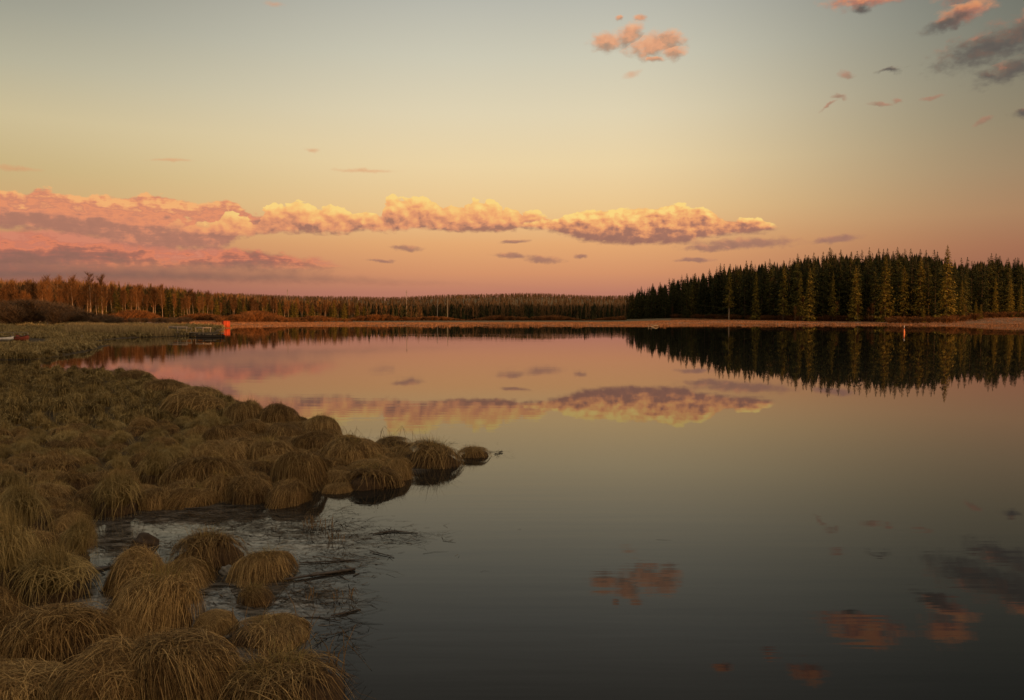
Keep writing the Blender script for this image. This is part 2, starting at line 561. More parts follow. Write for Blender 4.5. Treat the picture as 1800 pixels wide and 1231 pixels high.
M['birch_bark'] = noisy('birch_bark', (0.14, 0.09, 0.06), (0.44, 0.34, 0.24), 2.5, 0.8, (1, 1, 0.5))
M['grey_wood'] = noisy('grey_wood', (0.11, 0.09, 0.07), (0.28, 0.24, 0.18), 6, 0.8, (0.3, 4, 4))
M['pale_wood'] = noisy('pale_wood', (0.26, 0.20, 0.15), (0.42, 0.33, 0.25), 6, 0.8, (0.3, 4, 4))
M['wet_wood'] = noisy('wet_wood', (0.012, 0.010, 0.008), (0.045, 0.035, 0.028), 8, 0.55, (0.4, 4, 4), 0.4)
M['dark_wood'] = noisy('tarred_wood', (0.012, 0.010, 0.009), (0.03, 0.024, 0.02), 8, 0.7, (0.3, 4, 4))
M['red_paint'] = noisy('red_paint', (0.26, 0.036, 0.012), (0.44, 0.062, 0.020), 3, 0.7, (1, 1, 0.2))
M['dark_red_paint'] = noisy('dark_red_paint', (0.16, 0.035, 0.022), (0.24, 0.055, 0.03), 5, 0.6)
M['white_paint'] = noisy('worn_white_paint', (0.50, 0.50, 0.50), (0.78, 0.77, 0.76), 4, 0.5)
M['orange_paint'] = noisy('orange_paint', (0.50, 0.14, 0.05), (0.68, 0.22, 0.08), 5, 0.5)
M['roofing'] = noisy('roofing_felt', (0.03, 0.02, 0.018), (0.07, 0.045, 0.035), 6, 0.9)
M['stone'] = noisy('grey_stone', (0.06, 0.058, 0.05), (0.20, 0.19, 0.165), 5, 0.85, bump=0.01)
M['dark_stone'] = noisy('dark_stone', (0.020, 0.014, 0.010), (0.045, 0.034, 0.024), 6, 0.85, bump=0.01)
M['debris'] = tinted('drowned_stalks', (0.010, 0.009, 0.007), (0.032, 0.024, 0.016), (0.10, 0.07, 0.04))


def ground_mat(gg, p):
    gm = gg.n('ShaderNodeNewGeometry')
    tc = gm.outputs['Position']
    sp = gg.n('ShaderNodeSeparateXYZ')
    gg.t.links.new(tc, sp.inputs[0])
    n1 = gg.noise(tc, 0.25, 6, 0.6)[0]
    n2 = gg.noise(tc, 4.0, 6, 0.7)[0]
    marsh = gg.ramp(gg.m('ADD', gg.m('MULTIPLY', n1, 0.5), gg.m('MULTIPLY', n2, 0.5)),
                    [(0.3, (0.018, 0.012, 0.007, 1)), (0.55, (0.045, 0.031, 0.014, 1)), (0.75, (0.09, 0.066, 0.03, 1))])
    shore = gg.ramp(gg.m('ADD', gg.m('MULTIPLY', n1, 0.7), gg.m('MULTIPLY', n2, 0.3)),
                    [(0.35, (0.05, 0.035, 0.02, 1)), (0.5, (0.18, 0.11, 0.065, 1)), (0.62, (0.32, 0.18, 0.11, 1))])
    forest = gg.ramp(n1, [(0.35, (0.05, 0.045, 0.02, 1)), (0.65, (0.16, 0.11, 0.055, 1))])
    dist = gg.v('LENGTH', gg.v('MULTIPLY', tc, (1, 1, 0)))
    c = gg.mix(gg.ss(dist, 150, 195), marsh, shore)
    c = gg.mix(gg.ss(dist, 300, 400), c, forest)  # forest floor; starting short of the trees it paints shade on the flats
    gg.put(p.inputs['Base Color'], c)


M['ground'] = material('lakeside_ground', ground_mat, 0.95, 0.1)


FILM = [(*at(x_, y_)[:2], r_) for x_, y_, r_ in ((300, 915, 1.5), (440, 940, 1.4), (540, 955, 1.0), (190, 960, 1.1), (180, 1060, 1.0), (400, 1060, 1.1), (520, 1060, 0.8), (400, 1130, 0.8), (670, 820, 1.2), (370, 748, 2.2), (620, 775, 1.5))]


def water_mat(gg, p):
    p.inputs['Base Color'].default_value = (0.010, 0.010, 0.009, 1)
    p.inputs['Roughness'].default_value = 0.012
    p.inputs['IOR'].default_value = 1.22
    p.inputs['Specular IOR Level'].default_value = 0.5
    p.inputs['Specular Tint'].default_value = (1.0, 0.82, 0.73, 1)
    gm = gg.n('ShaderNodeNewGeometry')
    pos = gm.outputs['Position']
    # thin pale film that has gathered between the tussocks
    film = None
    for (fx, fy, fr) in FILM:
        q_ = gg.lr(gg.v('LENGTH', gg.v('SUBTRACT', pos, (fx, fy, 0))), fr, fr * 0.2)
        film = q_ if film is None else gg.m('MAXIMUM', film, q_)
    fl = gg.noise(gg.v('MULTIPLY', pos, (1.2, 3.0, 1)), 2.0, 8, 0.7)[0]
    film = gg.m('MULTIPLY', film, gg.ss(fl, 0.34, 0.62))
    gg.put(p.inputs['Base Color'], gg.mix(film, (0.010, 0.010, 0.009, 1), (0.14, 0.13, 0.112, 1)))
    a = gg.noise(gg.v('MULTIPLY', pos, (0.22, 2.2, 1)), 1.0, 3, 0.5)[0]
    b = gg.noise(gg.v('MULTIPLY', pos, (0.02, 0.05, 1)), 1.0, 3, 0.5)[0]
    c = gg.noise(gg.v('MULTIPLY', pos, (1.2, 6.0, 1)), 1.0, 2, 0.5)[0]
    gust = gg.ss(b, 0.42, 0.62, 0.12, 0.9)          # patches of calm and of faint ripple
    hgt = gg.m('MULTIPLY', gg.m('ADD', a, gg.m('MULTIPLY', c, 0.12)), gust)
    bp = gg.n('ShaderNodeBump')
    bp.inputs['Distance'].default_value = 0.0017
    bp.inputs['Strength'].default_value = 1.0
    gg.put(bp.inputs['Height'], hgt)
    gg.put(p.inputs['Normal'], bp.outputs[0])


M['water'] = material('still_water', water_mat, 0.012, 0.5)
M['water'].node_tree.nodes['Principled BSDF'].inputs['IOR'].default_value = 1.22

# ------------------------------------------------------------------ shoreline
near_px = [(60, 1231), (90, 1130), (110, 1060), (140, 1000), (160, 945), (185, 915), (240, 900), (290, 893), (400, 888), (500, 888),
           (545, 876), (600, 862), (655, 852), (700, 826), (735, 803), (700, 786), (640, 783), (598, 766), (575, 748),
           (535, 745), (480, 728), (440, 722), (395, 704), (335, 690), (285, 678), (245, 669), (195, 660), (120, 655), (60, 653), (-60, 652)]
bank_px = [(-120, 634), (60, 633), (110, 627), (150, 620), (195, 607.5), (166, 604), (180, 599), (235, 594), (300, 592), (350, 590), (375, 586),
           (388, 581), (396, 577.2), (440, 575.0), (520, 574.0), (700, 573.6), (900, 573.2), (1020, 574.0), (1150, 573.6), (1300, 572.6), (1440, 572.2),
           (1538, 572.4), (1545, 571.2), (1560, 571.2), (1566, 572.8), (1680, 573.0), (1800, 573.6), (1900, 574)]
shore = [(-4.0, -6.0), (-3.2, 2.0)]
shore += [tuple(at(x, y)[:2]) for x, y in near_px]
far_px = []
for (xa, ya), (xb, yb) in zip(bank_px[:-1], bank_px[1:]):        # small coves and points along the far shore
    n_ = max(1, int((xb - xa) / 14)) if xa > 430 else 1
    for k_ in range(n_):
        t_ = k_ / n_
        far_px.append((xa + (xb - xa) * t_, ya + (yb - ya) * t_ + (random.uniform(-0.7, 0.55) if k_ else 0)))
far_px.append(bank_px[-1])
shore += [tuple(at(x, y)[:2]) for x, y in far_px]
shore += [(330, 190), (480, 90), (520, -20), (430, -52), (250, -38), (80, -30), (10, -16)]
S = np.array(shore)


def lake_sd(x, y):
    """signed distance to the shoreline, positive on land"""
    x = np.asarray(x, dtype=float)
    y = np.asarray(y, dtype=float)
    d = np.full(x.shape, 1e9)
    inside = np.zeros(x.shape, dtype=bool)
    n = len(S)
    for i in range(n):
        ax, ay = S[i]
        bx, by = S[(i + 1) % n]
        ex, ey = bx - ax, by - ay
        t = np.clip(((x - ax) * ex + (y - ay) * ey) / (ex * ex + ey * ey + 1e-9), 0, 1)
        d = np.minimum(d, np.hypot(x - ax - t * ex, y - ay - t * ey))
        c = (ay > y) != (by > y)
        with np.errstate(divide='ignore', invalid='ignore'):
            xi = ax + (y - ay) * ex / (ey if ey != 0 else 1e-9)
        inside ^= c & (x < xi)
    return np.where(inside, -d, d)


def wob(x, y, s, k=0):
    return (np.sin(x * s + 1.3 * k) * np.cos(y * s * 1.13 + 2.1 * k) + 0.5 * np.sin(x * s * 2.3 + y * s * 1.7 + k) +
            0.25 * np.cos(x * s * 4.9 - y * s * 4.1 + k * 3)) / 1.75


def height(x, y):
    x = np.asarray(x, dtype=float)
    y = np.asarray(y, dtype=float)
    sd = lake_sd(x, y)
    r = np.hypot(x, y)
    sm = lambda a, b, v: (lambda t: t * t * (3 - 2 * t))(np.clip((v - a) / (b - a), 0, 1))
    near = np.minimum(0.10, (sd - 0.3) * 0.25) + 0.02 * wob(x, y, 2.0)
    bank = np.minimum(0.25, sd * 0.08) + 0.006 * np.clip(sd, 0, 60)
    land = near + (bank - near) * sm(50, 70, r)
    # far flats rise a little towards the woods
    rightness = sm(0.50, 0.62, x / np.maximum(y, 1))
    mid = 1 - sm(0.12, 0.22, x / np.maximum(y, 1)) - (1 - sm(-0.40, -0.25, x / np.maximum(y, 1)))
    far = np.minimum(sd * 0.020, 0.55 - 0.3 * mid) + np.clip(sd - 25, 0, 200) * (0.006 - 0.0056 * mid) + 0.04 * wob(x, y, 0.09)
    far = far + rightness * sm(15, 70, sd) * 1.3 * (y > 0)
    spit = sm(0.14, 0.24, x / np.maximum(y, 1)) * (1 - sm(0.52, 0.60, x / np.maximum(y, 1))) * sm(5, 60, sd) * 0.1
    land = land + (far + spit - land) * sm(150, 215, r)
    # wooded hills on the horizon
    u = x / np.maximum(y, 1)
    hill = sm(750, 2800, y) * (60 + 5.0 * np.sin(u * 9 + 0.6) + 2.5 * np.sin(u * 23 + 2) + 1.2 * np.sin(u * 51) - 7 * sm(0.0, 0.2, u))
    hill += sm(330, 620, y) * (1 - sm(-0.45, -0.22, u)) * 7
    land = land + hill * (y > 0)
    # unseen rise added behind the camera to lift the shading wood
    land = land + sm(-30, -110, y) * 7.0 * (1 - sm(300, 420, x))
    return np.where(sd > 0, land, np.maximum(sd * 0.3, -1.5) - 0.02)


def height1(x, y):
    return float(height(np.array([x]), np.array([y]))[0])


# ground: one polar sheet reaching past the hills
az = np.concatenate([np.radians(np.arange(-42, 42, 0.16)), np.radians(np.arange(42, 318, 1.5))])
rad = np.concatenate([np.geomspace(1.2, 190, 150)[:-1], np.geomspace(190, 330, 60)[:-1], np.geomspace(330, 6500, 70)])
A_, R_ = np.meshgrid(az, rad)
X, Y = R_ * np.sin(A_), R_ * np.cos(A_)
Z = height(X, Y)
nr, na = X.shape
verts = np.stack([X.ravel(), Y.ravel(), Z.ravel()], 1)
i, j = np.meshgrid(np.arange(nr - 1), np.arange(na), indexing='ij')
jn = (j + 1) % na
quads = np.stack([i * na + j, i * na + jn, (i + 1) * na + jn, (i + 1) * na + j], -1).reshape(-1, 4)
verts = np.vstack([verts, [[0, 0, height1(0, 0)]]])
tris = np.stack([np.full(na, len(verts) - 1), (np.arange(na) + 1) % na, np.arange(na)], 1)
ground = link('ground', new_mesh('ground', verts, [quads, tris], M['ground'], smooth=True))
tag(ground, 'marshy brown ground rising to low wooded hills on the horizon', 'ground', kind='structure')

wv = np.array([[-900, -200, 0], [900, -200, 0], [900, 700, 0], [-900, 700, 0]], dtype=float)
water = link('water', new_mesh('water', wv, np.array([[0, 1, 2, 3]]), M['water']))
tag(water, 'still lake water mirroring the sunset sky', 'water', kind='structure')


# ------------------------------------------------------------------ sedge tussocks
def ribbons(pts, side, wid, tint):
    """pts (n, k, 3) centre lines, side (n, 3), wid (n, k) -> verts, quads, tint"""
    n, k, _ = pts.shape
    a = pts - side[:, None, :] * wid[..., None] / 2
    b = pts + side[:, None, :] * wid[..., None] / 2
    v = np.stack([a, b], 2).reshape(-1, 3)
    base = (np.arange(n) * k * 2)[:, None] + (np.arange(k - 1) * 2)[None, :]
    q = np.stack([base, base + 1, base + 3, base + 2], -1).reshape(-1, 4)
    return v, q, np.repeat(tint, k * 2)


def sedge_blades(n, R, H, seg, wid, comb=0.0, caz=0.0, upright=0.0, r0=0.72, reach=1.0):
    u = rng.random
    phi = u(n) * 2 * np.pi
    dx, dy = np.cos(phi) + comb * np.cos(caz), np.sin(phi) + comb * np.sin(caz)
    ln = np.hypot(dx, dy) + 1e-6
    dx, dy = dx / ln, dy / ln
    # blades grow in locks that lie the same way
    lock = np.floor((phi / 6.2832 * 17 + u(n) * 1.5))
    twist = np.sin(lock * 12.9) * 0.65 + (u(n) - 0.5) * 0.8 + np.where(u(n) < 0.18, (u(n) - 0.5) * 4.5, 0)
    ex, ey = dx * np.cos(twist) - dy * np.sin(twist), dx * np.sin(twist) + dy * np.cos(twist)
    rr = r0 * R * np.sqrt(u(n))
    ra = u(n) * 2 * np.pi
    x0, y0 = rr * np.cos(ra) + dx * R * 0.1, rr * np.sin(ra) + dy * R * 0.1
    s = np.linspace(0, 1, seg + 1)[None, :]
    up = (u(n) < upright)[:, None]
    depth = 0.78 + 0.34 * u(n) ** 0.7
    L = R * reach * (0.38 + 0.72 * u(n)) * (1 + 0.3 * np.sin(lock * 5.1))
    x = x0[:, None] + ex[:, None] * L[:, None] * s ** 0.9
    y = y0[:, None] + ey[:, None] * L[:, None] * s ** 0.9
    curl = ((u(n) - 0.5) * 0.6 * R)[:, None] * s ** 2
    x = x - ey[:, None] * curl
    y = y + ex[:, None] * curl
    rho = np.hypot(x, y) / (R * 1.12)
    z = H * depth[:, None] * np.clip(1 - rho ** 2.8, 0, 1) ** 0.52
    z = z + H * 0.16 * u(n)[:, None] * np.sin(np.pi * s ** 0.8)
    # blades that stand up and only bend at the tip
    Lu = H * (0.65 + 0.75 * u(n))[:, None]
    sp = (0.12 + 0.55 * u(n) ** 1.5)[:, None] * R
    xu = x0[:, None] * 0.6 + ex[:, None] * sp * s ** 1.7
    yu = y0[:, None] * 0.6 + ey[:, None] * sp * s ** 1.7
    zu = 0.30 * H + Lu * s - Lu * 0.28 * s ** 3 * (sp / R * 2)
    x, y, z = np.where(up, xu, x), np.where(up, yu, y), np.where(up, zu, z)
    # stray blades and an uneven, slumped outline
    ph = caz * 3 + comb * 7 + upright * 5
    stray = (u(n) < 0.16)[:, None] * s ** 1.2
    x = x + stray * ((u(n) - 0.5) * 0.9 * R)[:, None]
    y = y + stray * ((u(n) - 0.5) * 0.9 * R)[:, None]
    z = z * (1 + stray * ((u(n) - 0.3) * 0.6)[:, None])
    ang = np.arctan2(y, x)
    swell = 1 + 0.09 * np.sin(2 * ang + ph) + 0.07 * np.sin(3 * ang + ph * 1.7) + 0.04 * np.sin(7 * ang + ph)
    x, y = x * swell, y * swell
    z = z * (1 + 0.13 * np.sin(x / R * 2.2 + ph) * np.cos(y / R * 2.6 + ph * 2))
    x = x + (z / H) * 0.08 * R * np.cos(ph * 1.3)
    z = np.where(np.hypot(x, y) > 1.02 * R, z - 0.9 * (np.hypot(x, y) - 1.02 * R), z)
    pts = np.stack([x, y, z], -1)
    sa = np.arctan2(ey, ex) + np.pi / 2 + (u(n) - 0.5) * 1.2
    tilt = (u(n) - 0.5) * 0.9
    side = np.stack([np.cos(sa) * np.cos(tilt), np.sin(sa) * np.cos(tilt), np.sin(tilt)], -1)
    w = wid * (0.55 + 0.9 * u(n))[:, None] * (1 - 0.82 * s ** 1.6)
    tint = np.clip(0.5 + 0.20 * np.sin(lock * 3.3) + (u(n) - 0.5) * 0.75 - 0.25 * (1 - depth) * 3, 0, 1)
    return ribbons(pts, side, w, tint)


def dome(R, H, n=18, m=6):
    a = np.linspace(0, 2 * np.pi, n, endpoint=False)
    t = np.linspace(0, np.pi / 2, m + 1)[:-1]
    A2, T2 = np.meshgrid(a, t)
    k = 1 + 0.10 * np.sin(3 * A2 + R * 40) + 0.07 * np.sin(7 * A2 + T2 * 5)
    v = np.stack([R * k * np.cos(T2) * np.cos(A2), R * k * np.cos(T2) * np.sin(A2), H * np.sin(T2) * (0.9 + 0.1 * k) - 0.10 * (T2 == 0)], -1).reshape(-1, 3)
    i, j = np.meshgrid(np.arange(m - 1), np.arange(n), indexing='ij')
    q = np.stack([i * n + j, i * n + (j + 1) % n, (i + 1) * n + (j + 1) % n, (i + 1) * n + j], -1).reshape(-1, 4)
    v = np.vstack([v, [[0, 0, H]]])
    top = np.stack([(m - 1) * n + np.arange(n), (m - 1) * n + (np.arange(n) + 1) % n, np.full(n, len(v) - 1)], -1)
    return v, q, top


def tussock_mesh(n, R=0.42, H=0.36, seg=5, wid=0.0044, mats=('straw', 'core'), **kw):
    v, q, t = sedge_blades(n, R, H, seg, wid, **kw)
    # broken straw fallen across the crown
    m_ = int(n * 0.13)
    u = rng.random
    a_, b_ = u(m_) * 6.28, u(m_) * 6.28
    r_ = R * 0.85 * np.sqrt(u(m_))
    s_ = np.linspace(-0.5, 0.5, 4)[None, :]
    l_ = (R * (0.25 + 0.75 * u(m_)))[:, None]
    fx = (r_ * np.cos(a_))[:, None] + np.cos(b_)[:, None] * l_ * s_
    fy = (r_ * np.sin(a_))[:, None] + np.sin(b_)[:, None] * l_ * s_
    fr = np.clip(np.hypot(fx, fy) / (R * 1.12), 0, 0.999)
    fz = H * (0.98 + 0.16 * u(m_))[:, None] * (1 - fr ** 2.8) ** 0.52 + 0.02
    fsd = np.stack([-np.sin(b_), np.cos(b_), (u(m_) - 0.5) * 0.6], -1)
    fv, fq, ft = ribbons(np.stack([fx, fy, fz], -1), fsd, wid * np.array([[0.6, 1.1, 1.0, 0.4]]) * (0.9 + 0.7 * u(m_))[:, None], 0.30 + 0.55 * u(m_))
    q = np.vstack([q, fq + len(v)])
    v = np.vstack([v, fv])
    t = np.concatenate([t, ft])
    cv, cq, ct = dome(R * 0.95, H * 0.78) if kw.get('upright', 0) < 0.5 else dome(R * 0.70, H * 0.50)
    off = len(v)
    me = new_mesh('sedge_tussock', np.vstack([v, cv]), [q, cq + off, ct + off], [M[mats[0]], M[mats[1]]],
                  tint=np.concatenate([t, np.zeros(len(cv))]),
                  face_mat=np.concatenate([np.zeros(len(q)), np.ones(len(cq) + len(ct))]))
    return me


def shoots_mesh(n, R, H, wid=0.006, spread=0.5):
    u = rng.random
    a = u(n) * 2 * np.pi
    r = R * 0.38 * np.sqrt(u(n))
    s = np.linspace(0, 1, 4)[None, :]
    d = u(n) * 2 * np.pi
    L = H * (0.35 + 0.55 * u(n))[:, None]
    sp = (u(n) * spread * R)[:, None]
    x = (r * np.cos(a))[:, None] + np.cos(d)[:, None] * sp * s ** 1.6
    y = (r * np.sin(a))[:, None] + np.sin(d)[:, None] * sp * s ** 1.6
    z = H * 0.78 + L * s
    sa = u(n) * 2 * np.pi
    side = np.stack([np.cos(sa), np.sin(sa), np.zeros(n)], -1)
    v, q, t = ribbons(np.stack([x, y, z], -1), side, wid * (1 - 0.8 * s) * np.ones((n, 1)), u(n))
    return new_mesh('green_shoots', v, q, M['shoot'], tint=t)


MOPS = [tussock_mesh(3400, comb=c, caz=a, reach=1.0, upright=0.05) for c, a in ((0.25, -1.6), (0.6, -1.2), (0.9, -0.4), (1.4, 0.1), (0.9, 2.8), (0.6, -2.2))]
SHAGGY = [tussock_mesh(2000, comb=c, caz=a, upright=0.35, reach=1.0) for c, a in ((0.1, 0), (0.4, -0.6), (0.3, 2.5))]
UPRIGHT = [tussock_mesh(1700, R=0.40, H=0.36, upright=0.78, comb=0.1 * k, caz=k * 2.0, mats=('marsh', 'core')) for k in range(4)]
SHOOTS = [shoots_mesh(90, 0.42, 0.36), shoots_mesh(160, 0.42, 0.36, spread=0.9)]
MESHES = {'mop': MOPS, 'shaggy': SHAGGY, 'upright': UPRIGHT}
TUSS = []                                            # (x, y, radius) already taken


def tussock(loc, rad, hgt, style, variant, rz, label, group=None, shoots=None):
    me = MESHES[style][variant % len(MESHES[style])]
    k_ = random.uniform(0.82, 1.2)
    o = link('sedge_tussock', me, None, loc, rz, (rad / 0.42 * k_, rad / 0.42 / k_, hgt / 0.36 * random.uniform(0.85, 1.08)))
    o.rotation_euler = (random.uniform(-0.17, 0.17), random.uniform(-0.17, 0.17), rz)      # slumped to one side
    tag(o, label, 'tussock', group)
    if shoots is not None:
        link('green_shoots', SHOOTS[shoots], o)
    TUSS.append((loc[0], loc[1], rad))
    return o


GROUP_T = 'sedge tussocks along the shore'
# px centre, py of the near foot, width, height in photo pixels; style, variant, turn, shoots, label
HAND = [
    (35, 1262, 150, 100, 'mop', 0, 0.3, None, 'brown dome tussock cut off by the bottom left corner'),
    (100, 1172, 150, 108, 'mop', 1, 0.1, None, 'rounded brown tussock with long combed straw, just above the corner dome'),
    (192, 1262, 165, 128, 'mop', 5, 0.2, None, 'drooping tussock on the bottom edge, joined to a bigger dome on its right'),
    (322, 1250, 195, 158, 'mop', 0, 1.1, None, 'biggest rounded straw dome on the bottom edge of the picture'),
    (500, 1275, 225, 130, 'shaggy', 1, 0.2, 1, 'wide shaggy tussock on the bottom edge with tall stalks rising from it'),
    (268, 1128, 140, 132, 'mop', 1, 0.5, 1, 'tall bell shaped tussock with a green crest between water channels'),
    (222, 1142, 80, 78, 'mop', 5, 0.0, None, 'small lobe of straw leaning on the left front of the bell shaped tussock'),
    (240, 1046, 105, 78, 'mop', 4, 0.2, None, 'tussock behind the bell shaped one, combed to the left'),
    (312, 1038, 105, 60, 'mop', 3, -0.2, None, 'flattened tussock behind the bell shaped one, straw swept right'),
    (372, 1000, 120, 80, 'shaggy', 1, 0.0, 0, 'bushy tussock with a yellow green top beside the pale stone'),
    (465, 1022, 118, 64, 'mop', 2, -0.1, 1, 'low tussock right of the pale stone, straw swept down to the left'),
    (452, 1066, 66, 46, 'shaggy', 1, 0.4, 1, 'small ragged tussock with upright green shoots among floating stalks'),
    (378, 1118, 80, 48, 'mop', 0, 2.0, None, 'small low brown hummock between two water gaps'),
    (478, 1140, 150, 66, 'mop', 3, 0.1, 0, 'long flattened tussock combed to the right above the bottom edge'),
    (352, 870, 112, 66, 'mop', 1, -0.2, None, 'combed tussock at the head of the narrow water inlet'),
    (338, 894, 84, 46, 'mop', 2, -0.7, 0, 'small low tussock in front of the inlet, spilling right'),
    (442, 886, 86, 58, 'shaggy', 0, 0.6, None, 'matted tussock in the middle of the promontory edge'),
    (506, 890, 78, 50, 'mop', 3, -0.4, None, 'straw tussock swept right at the front edge of the promontory'),
    (528, 862, 92, 66, 'mop', 2, -0.6, None, 'tussock with straw streaming down right, behind the front edge'),
    (594, 868, 60, 26, 'mop', 2, 0.0, None, 'flat little tussock in the gap of the promontory edge'),
    (655, 862, 104, 56, 'mop', 3, 0.8, 0, 'round tussock at the outer front corner of the promontory'),
    (690, 846, 60, 44, 'mop', 3, 0.0, None, 'sloping tussock on the right flank of the corner tussock'),
    (618, 826, 110, 60, 'mop', 5, 0.9, 0, 'broad tussock with a straight hanging skirt near the promontory tip'),
    (690, 791, 88, 34, 'shaggy', 2, 0.2, None, 'long low tussock at the back of the promontory tip'),
    (762, 824, 112, 54, 'shaggy', 1, 0.0, 0, 'spiky tussock at the tip of the promontory'),
    (833, 806, 52, 26, 'shaggy', 1, 0.4, None, 'tiny lone tussock standing in open water beyond the tip'),
    (563, 772, 80, 48, 'mop', 2, 0.4, None, 'dark rounded tussock against the pink cloud reflection'),
    (490, 762, 72, 50, 'mop', 5, 0.9, None, 'dark rounded tussock two left of the one by the cloud reflection'),
    (428, 752, 76, 52, 'mop', 0, 2.2, None, 'tall rounded tussock on the back edge of the promontory'),
    (446, 776, 48, 38, 'mop', 0, 1.5, None, 'small pointed tussock in front of the back edge'),
    (345, 742, 96, 56, 'mop', 4, 0.6, None, 'wide dark tussock left of the tall rounded back edge one'),
    (206, 912, 96, 88, 'upright', 0, 0.0, None, 'fountain shaped tussock at the mouth of the inlet'),
    (130, 1002, 74, 96, 'upright', 1, 0.0, None, 'upright tussock on the left bank of the water channel'),
    (96, 1072, 140, 112, 'upright', 2, 0.0, None, 'broad upright tussock behind the rounded brown one'),
    (22, 1062, 110, 140, 'upright', 3, 0.0, None, 'tall upright tussock on the left edge, lower half of the picture'),
    (40, 965, 100, 90, 'upright', 0, 1.0, None, 'upright tussock on the left edge behind the tall one'),
    (15, 1150, 80, 90, 'shaggy', 0, 0.0, None, 'dim tussock squeezed between the left edge and the rounded brown one'),
    (392, 832, 92, 60, 'mop', 4, 1.2, None, 'leaning tussock in the second row of the promontory'),
    (478, 826, 84, 56, 'mop', 0, 0.2, 0, 'tufted tussock in the middle of the promontory'),
    (560, 806, 84, 48, 'mop', 5, 0.0, None, 'drooping tussock in the hollow of the promontory'),
    (500, 782, 80, 36, 'mop', 4, 1.9, None, 'low tussock between the back edge and the hollow'),
    (396, 792, 74, 44, 'mop', 0, 0.9, None, 'tussock beside the small pink pool'),
    (424, 812, 70, 44, 'mop', 2, 1.9, None, 'half hidden tussock before the small pink pool'),
    (700, 828, 56, 30, 'shaggy', 1, 2.0, None, 'bristly low tussock beside the tip channel'),
    (272, 862, 70, 58, 'upright', 1, 2.0, None, 'upright tussock on the left lip of the narrow inlet'),
    (295, 700, 80, 34, 'mop', 5, 0.3, None, 'low dark tussock on the far lip of the marsh'),
    (350, 712, 84, 32, 'mop', 2, 0.3, None, 'dark tussock trailing stalks into the pink water'),
    (240, 676, 60, 26, 'shaggy', 0, 0.3, None, 'small dark tussock jutting from the far corner of the marsh'),
]
for (px, py, w, h, style, var, rz, sh, label) in HAND:
    p = at(px, py)
    d = math.hypot(p.x, p.y)
    sa, ca = CAM_H / math.hypot(d, CAM_H), d / math.hypot(d, CAM_H)
    slant = math.hypot(d, CAM_H) + 0.2
    R_m = w / 2.25 / F * slant
    hp = h / F * slant - R_m * sa
    H_m = 0.66 * max(math.sqrt(max(hp * hp - (R_m * sa) ** 2, 0)) / ca, 0.42 * R_m)
    c = p + Vector((p.x, p.y, 0)).normalized() * R_m * 0.95
    z = max(height1(c.x, c.y), -0.02) - 0.01
    tussock((c.x, c.y, z), R_m * 1.0, H_m, style, var, rz, label, GROUP_T, sh)

# the crowded marsh behind: nearest ones as things, the rest as one mass
cand = []
for _ in range(60000):
    y = 3.5 + 55 * random.random() ** 1.2
    x = random.uniform(-0.74, 0.12) * (y + 1.0)
    cand.append((x, y))
cand = np.array(cand)
cand = cand[lake_sd(cand[:, 0], cand[:, 1]) > 0.12]
cand = cand[np.argsort(np.hypot(cand[:, 0], cand[:, 1]))]
taken = np.array(TUSS)
cells, fill = {}, []


def free(x, y, r):
    if np.any(np.hypot(taken[:, 0] - x, taken[:, 1] - y) < taken[:, 2] * 0.80 + r * 0.6):
        return False
    ci, cj = int(x // 1.0), int(y // 1.0)
    for a in (-1, 0, 1):
        for b in (-1, 0, 1):
            for (qx, qy, qr) in cells.get((ci + a, cj + b), ()):
                if math.hypot(qx - x, qy - y) < (qr + r) * 0.88:
                    return False
    return True


for x, y in cand:
    r = random.choice((random.uniform(0.24, 0.40), random.uniform(0.36, 0.62))) * (0.8 if y < 8 else 0.9)
    if free(x, y, r):
        cells.setdefault((int(x // 1.0), int(y // 1.0)), []).append((x, y, r))
        fill.append((x, y, r))
fill.sort(key=lambda q: math.hypot(q[0], q[1]))
NEAR = [q for q in fill if q[0] > -0.70 * (q[1] + 0.4)][:238]
near_set = set(NEAR)
for k, (x, y, r) in enumerate(NEAR):
    z = max(height1(x, y), 0.0) - 0.02
    mixed = random.random()
    edge = float(lake_sd(np.array([x]), np.array([y]))[0])
    style = 'mop' if (edge < 1.2 or x / y > -0.36) and mixed < 0.45 else ('upright' if mixed < 0.45 else 'shaggy')
    if y < 9:
        lab, gr = 'olive brown tussock crowded in the marsh at the lower left', 'tussocks crowded at the lower left'
    elif x / y > -0.36:
        lab, gr = 'brown tussock packed into the promontory of the marsh', 'tussocks packed into the promontory'
    else:
        lab, gr = 'olive tussock of the dense marsh in the left middle', 'tussocks of the dense left marsh'
    tussock((x, y, z), r, r * random.uniform(0.45, 0.72 if x / y > -0.36 else 0.9), style, random.randrange(6), random.uniform(0, 6.28) if style != 'mop' else random.uniform(-0.5, 1.2),
            lab, gr, 0 if mixed > 0.9 else None)


def scatter(name, items, templates, mat, parent=None):
    """items: (x, y, z, turn, radial scale, height scale, tint shift, template index)"""
    vs, qs, ts, off = [], [], [], 0
    for (x, y, z, a, sr, sz, dt, k) in items:
        v, q, t = templates[k]
        c, s = math.cos(a) * sr, math.sin(a) * sr
        w = np.empty_like(v)
        w[:, 0] = v[:, 0] * c - v[:, 1] * s + x
        w[:, 1] = v[:, 0] * s + v[:, 1] * c + y
        w[:, 2] = v[:, 2] * sz + z
        vs.append(w)
        qs.append(q + off)
        ts.append(np.clip(t + dt, 0, 1))
        off += len(v)
    return link(name, new_mesh(name, np.vstack(vs), np.vstack(qs), mat, tint=np.concatenate(ts)), parent)


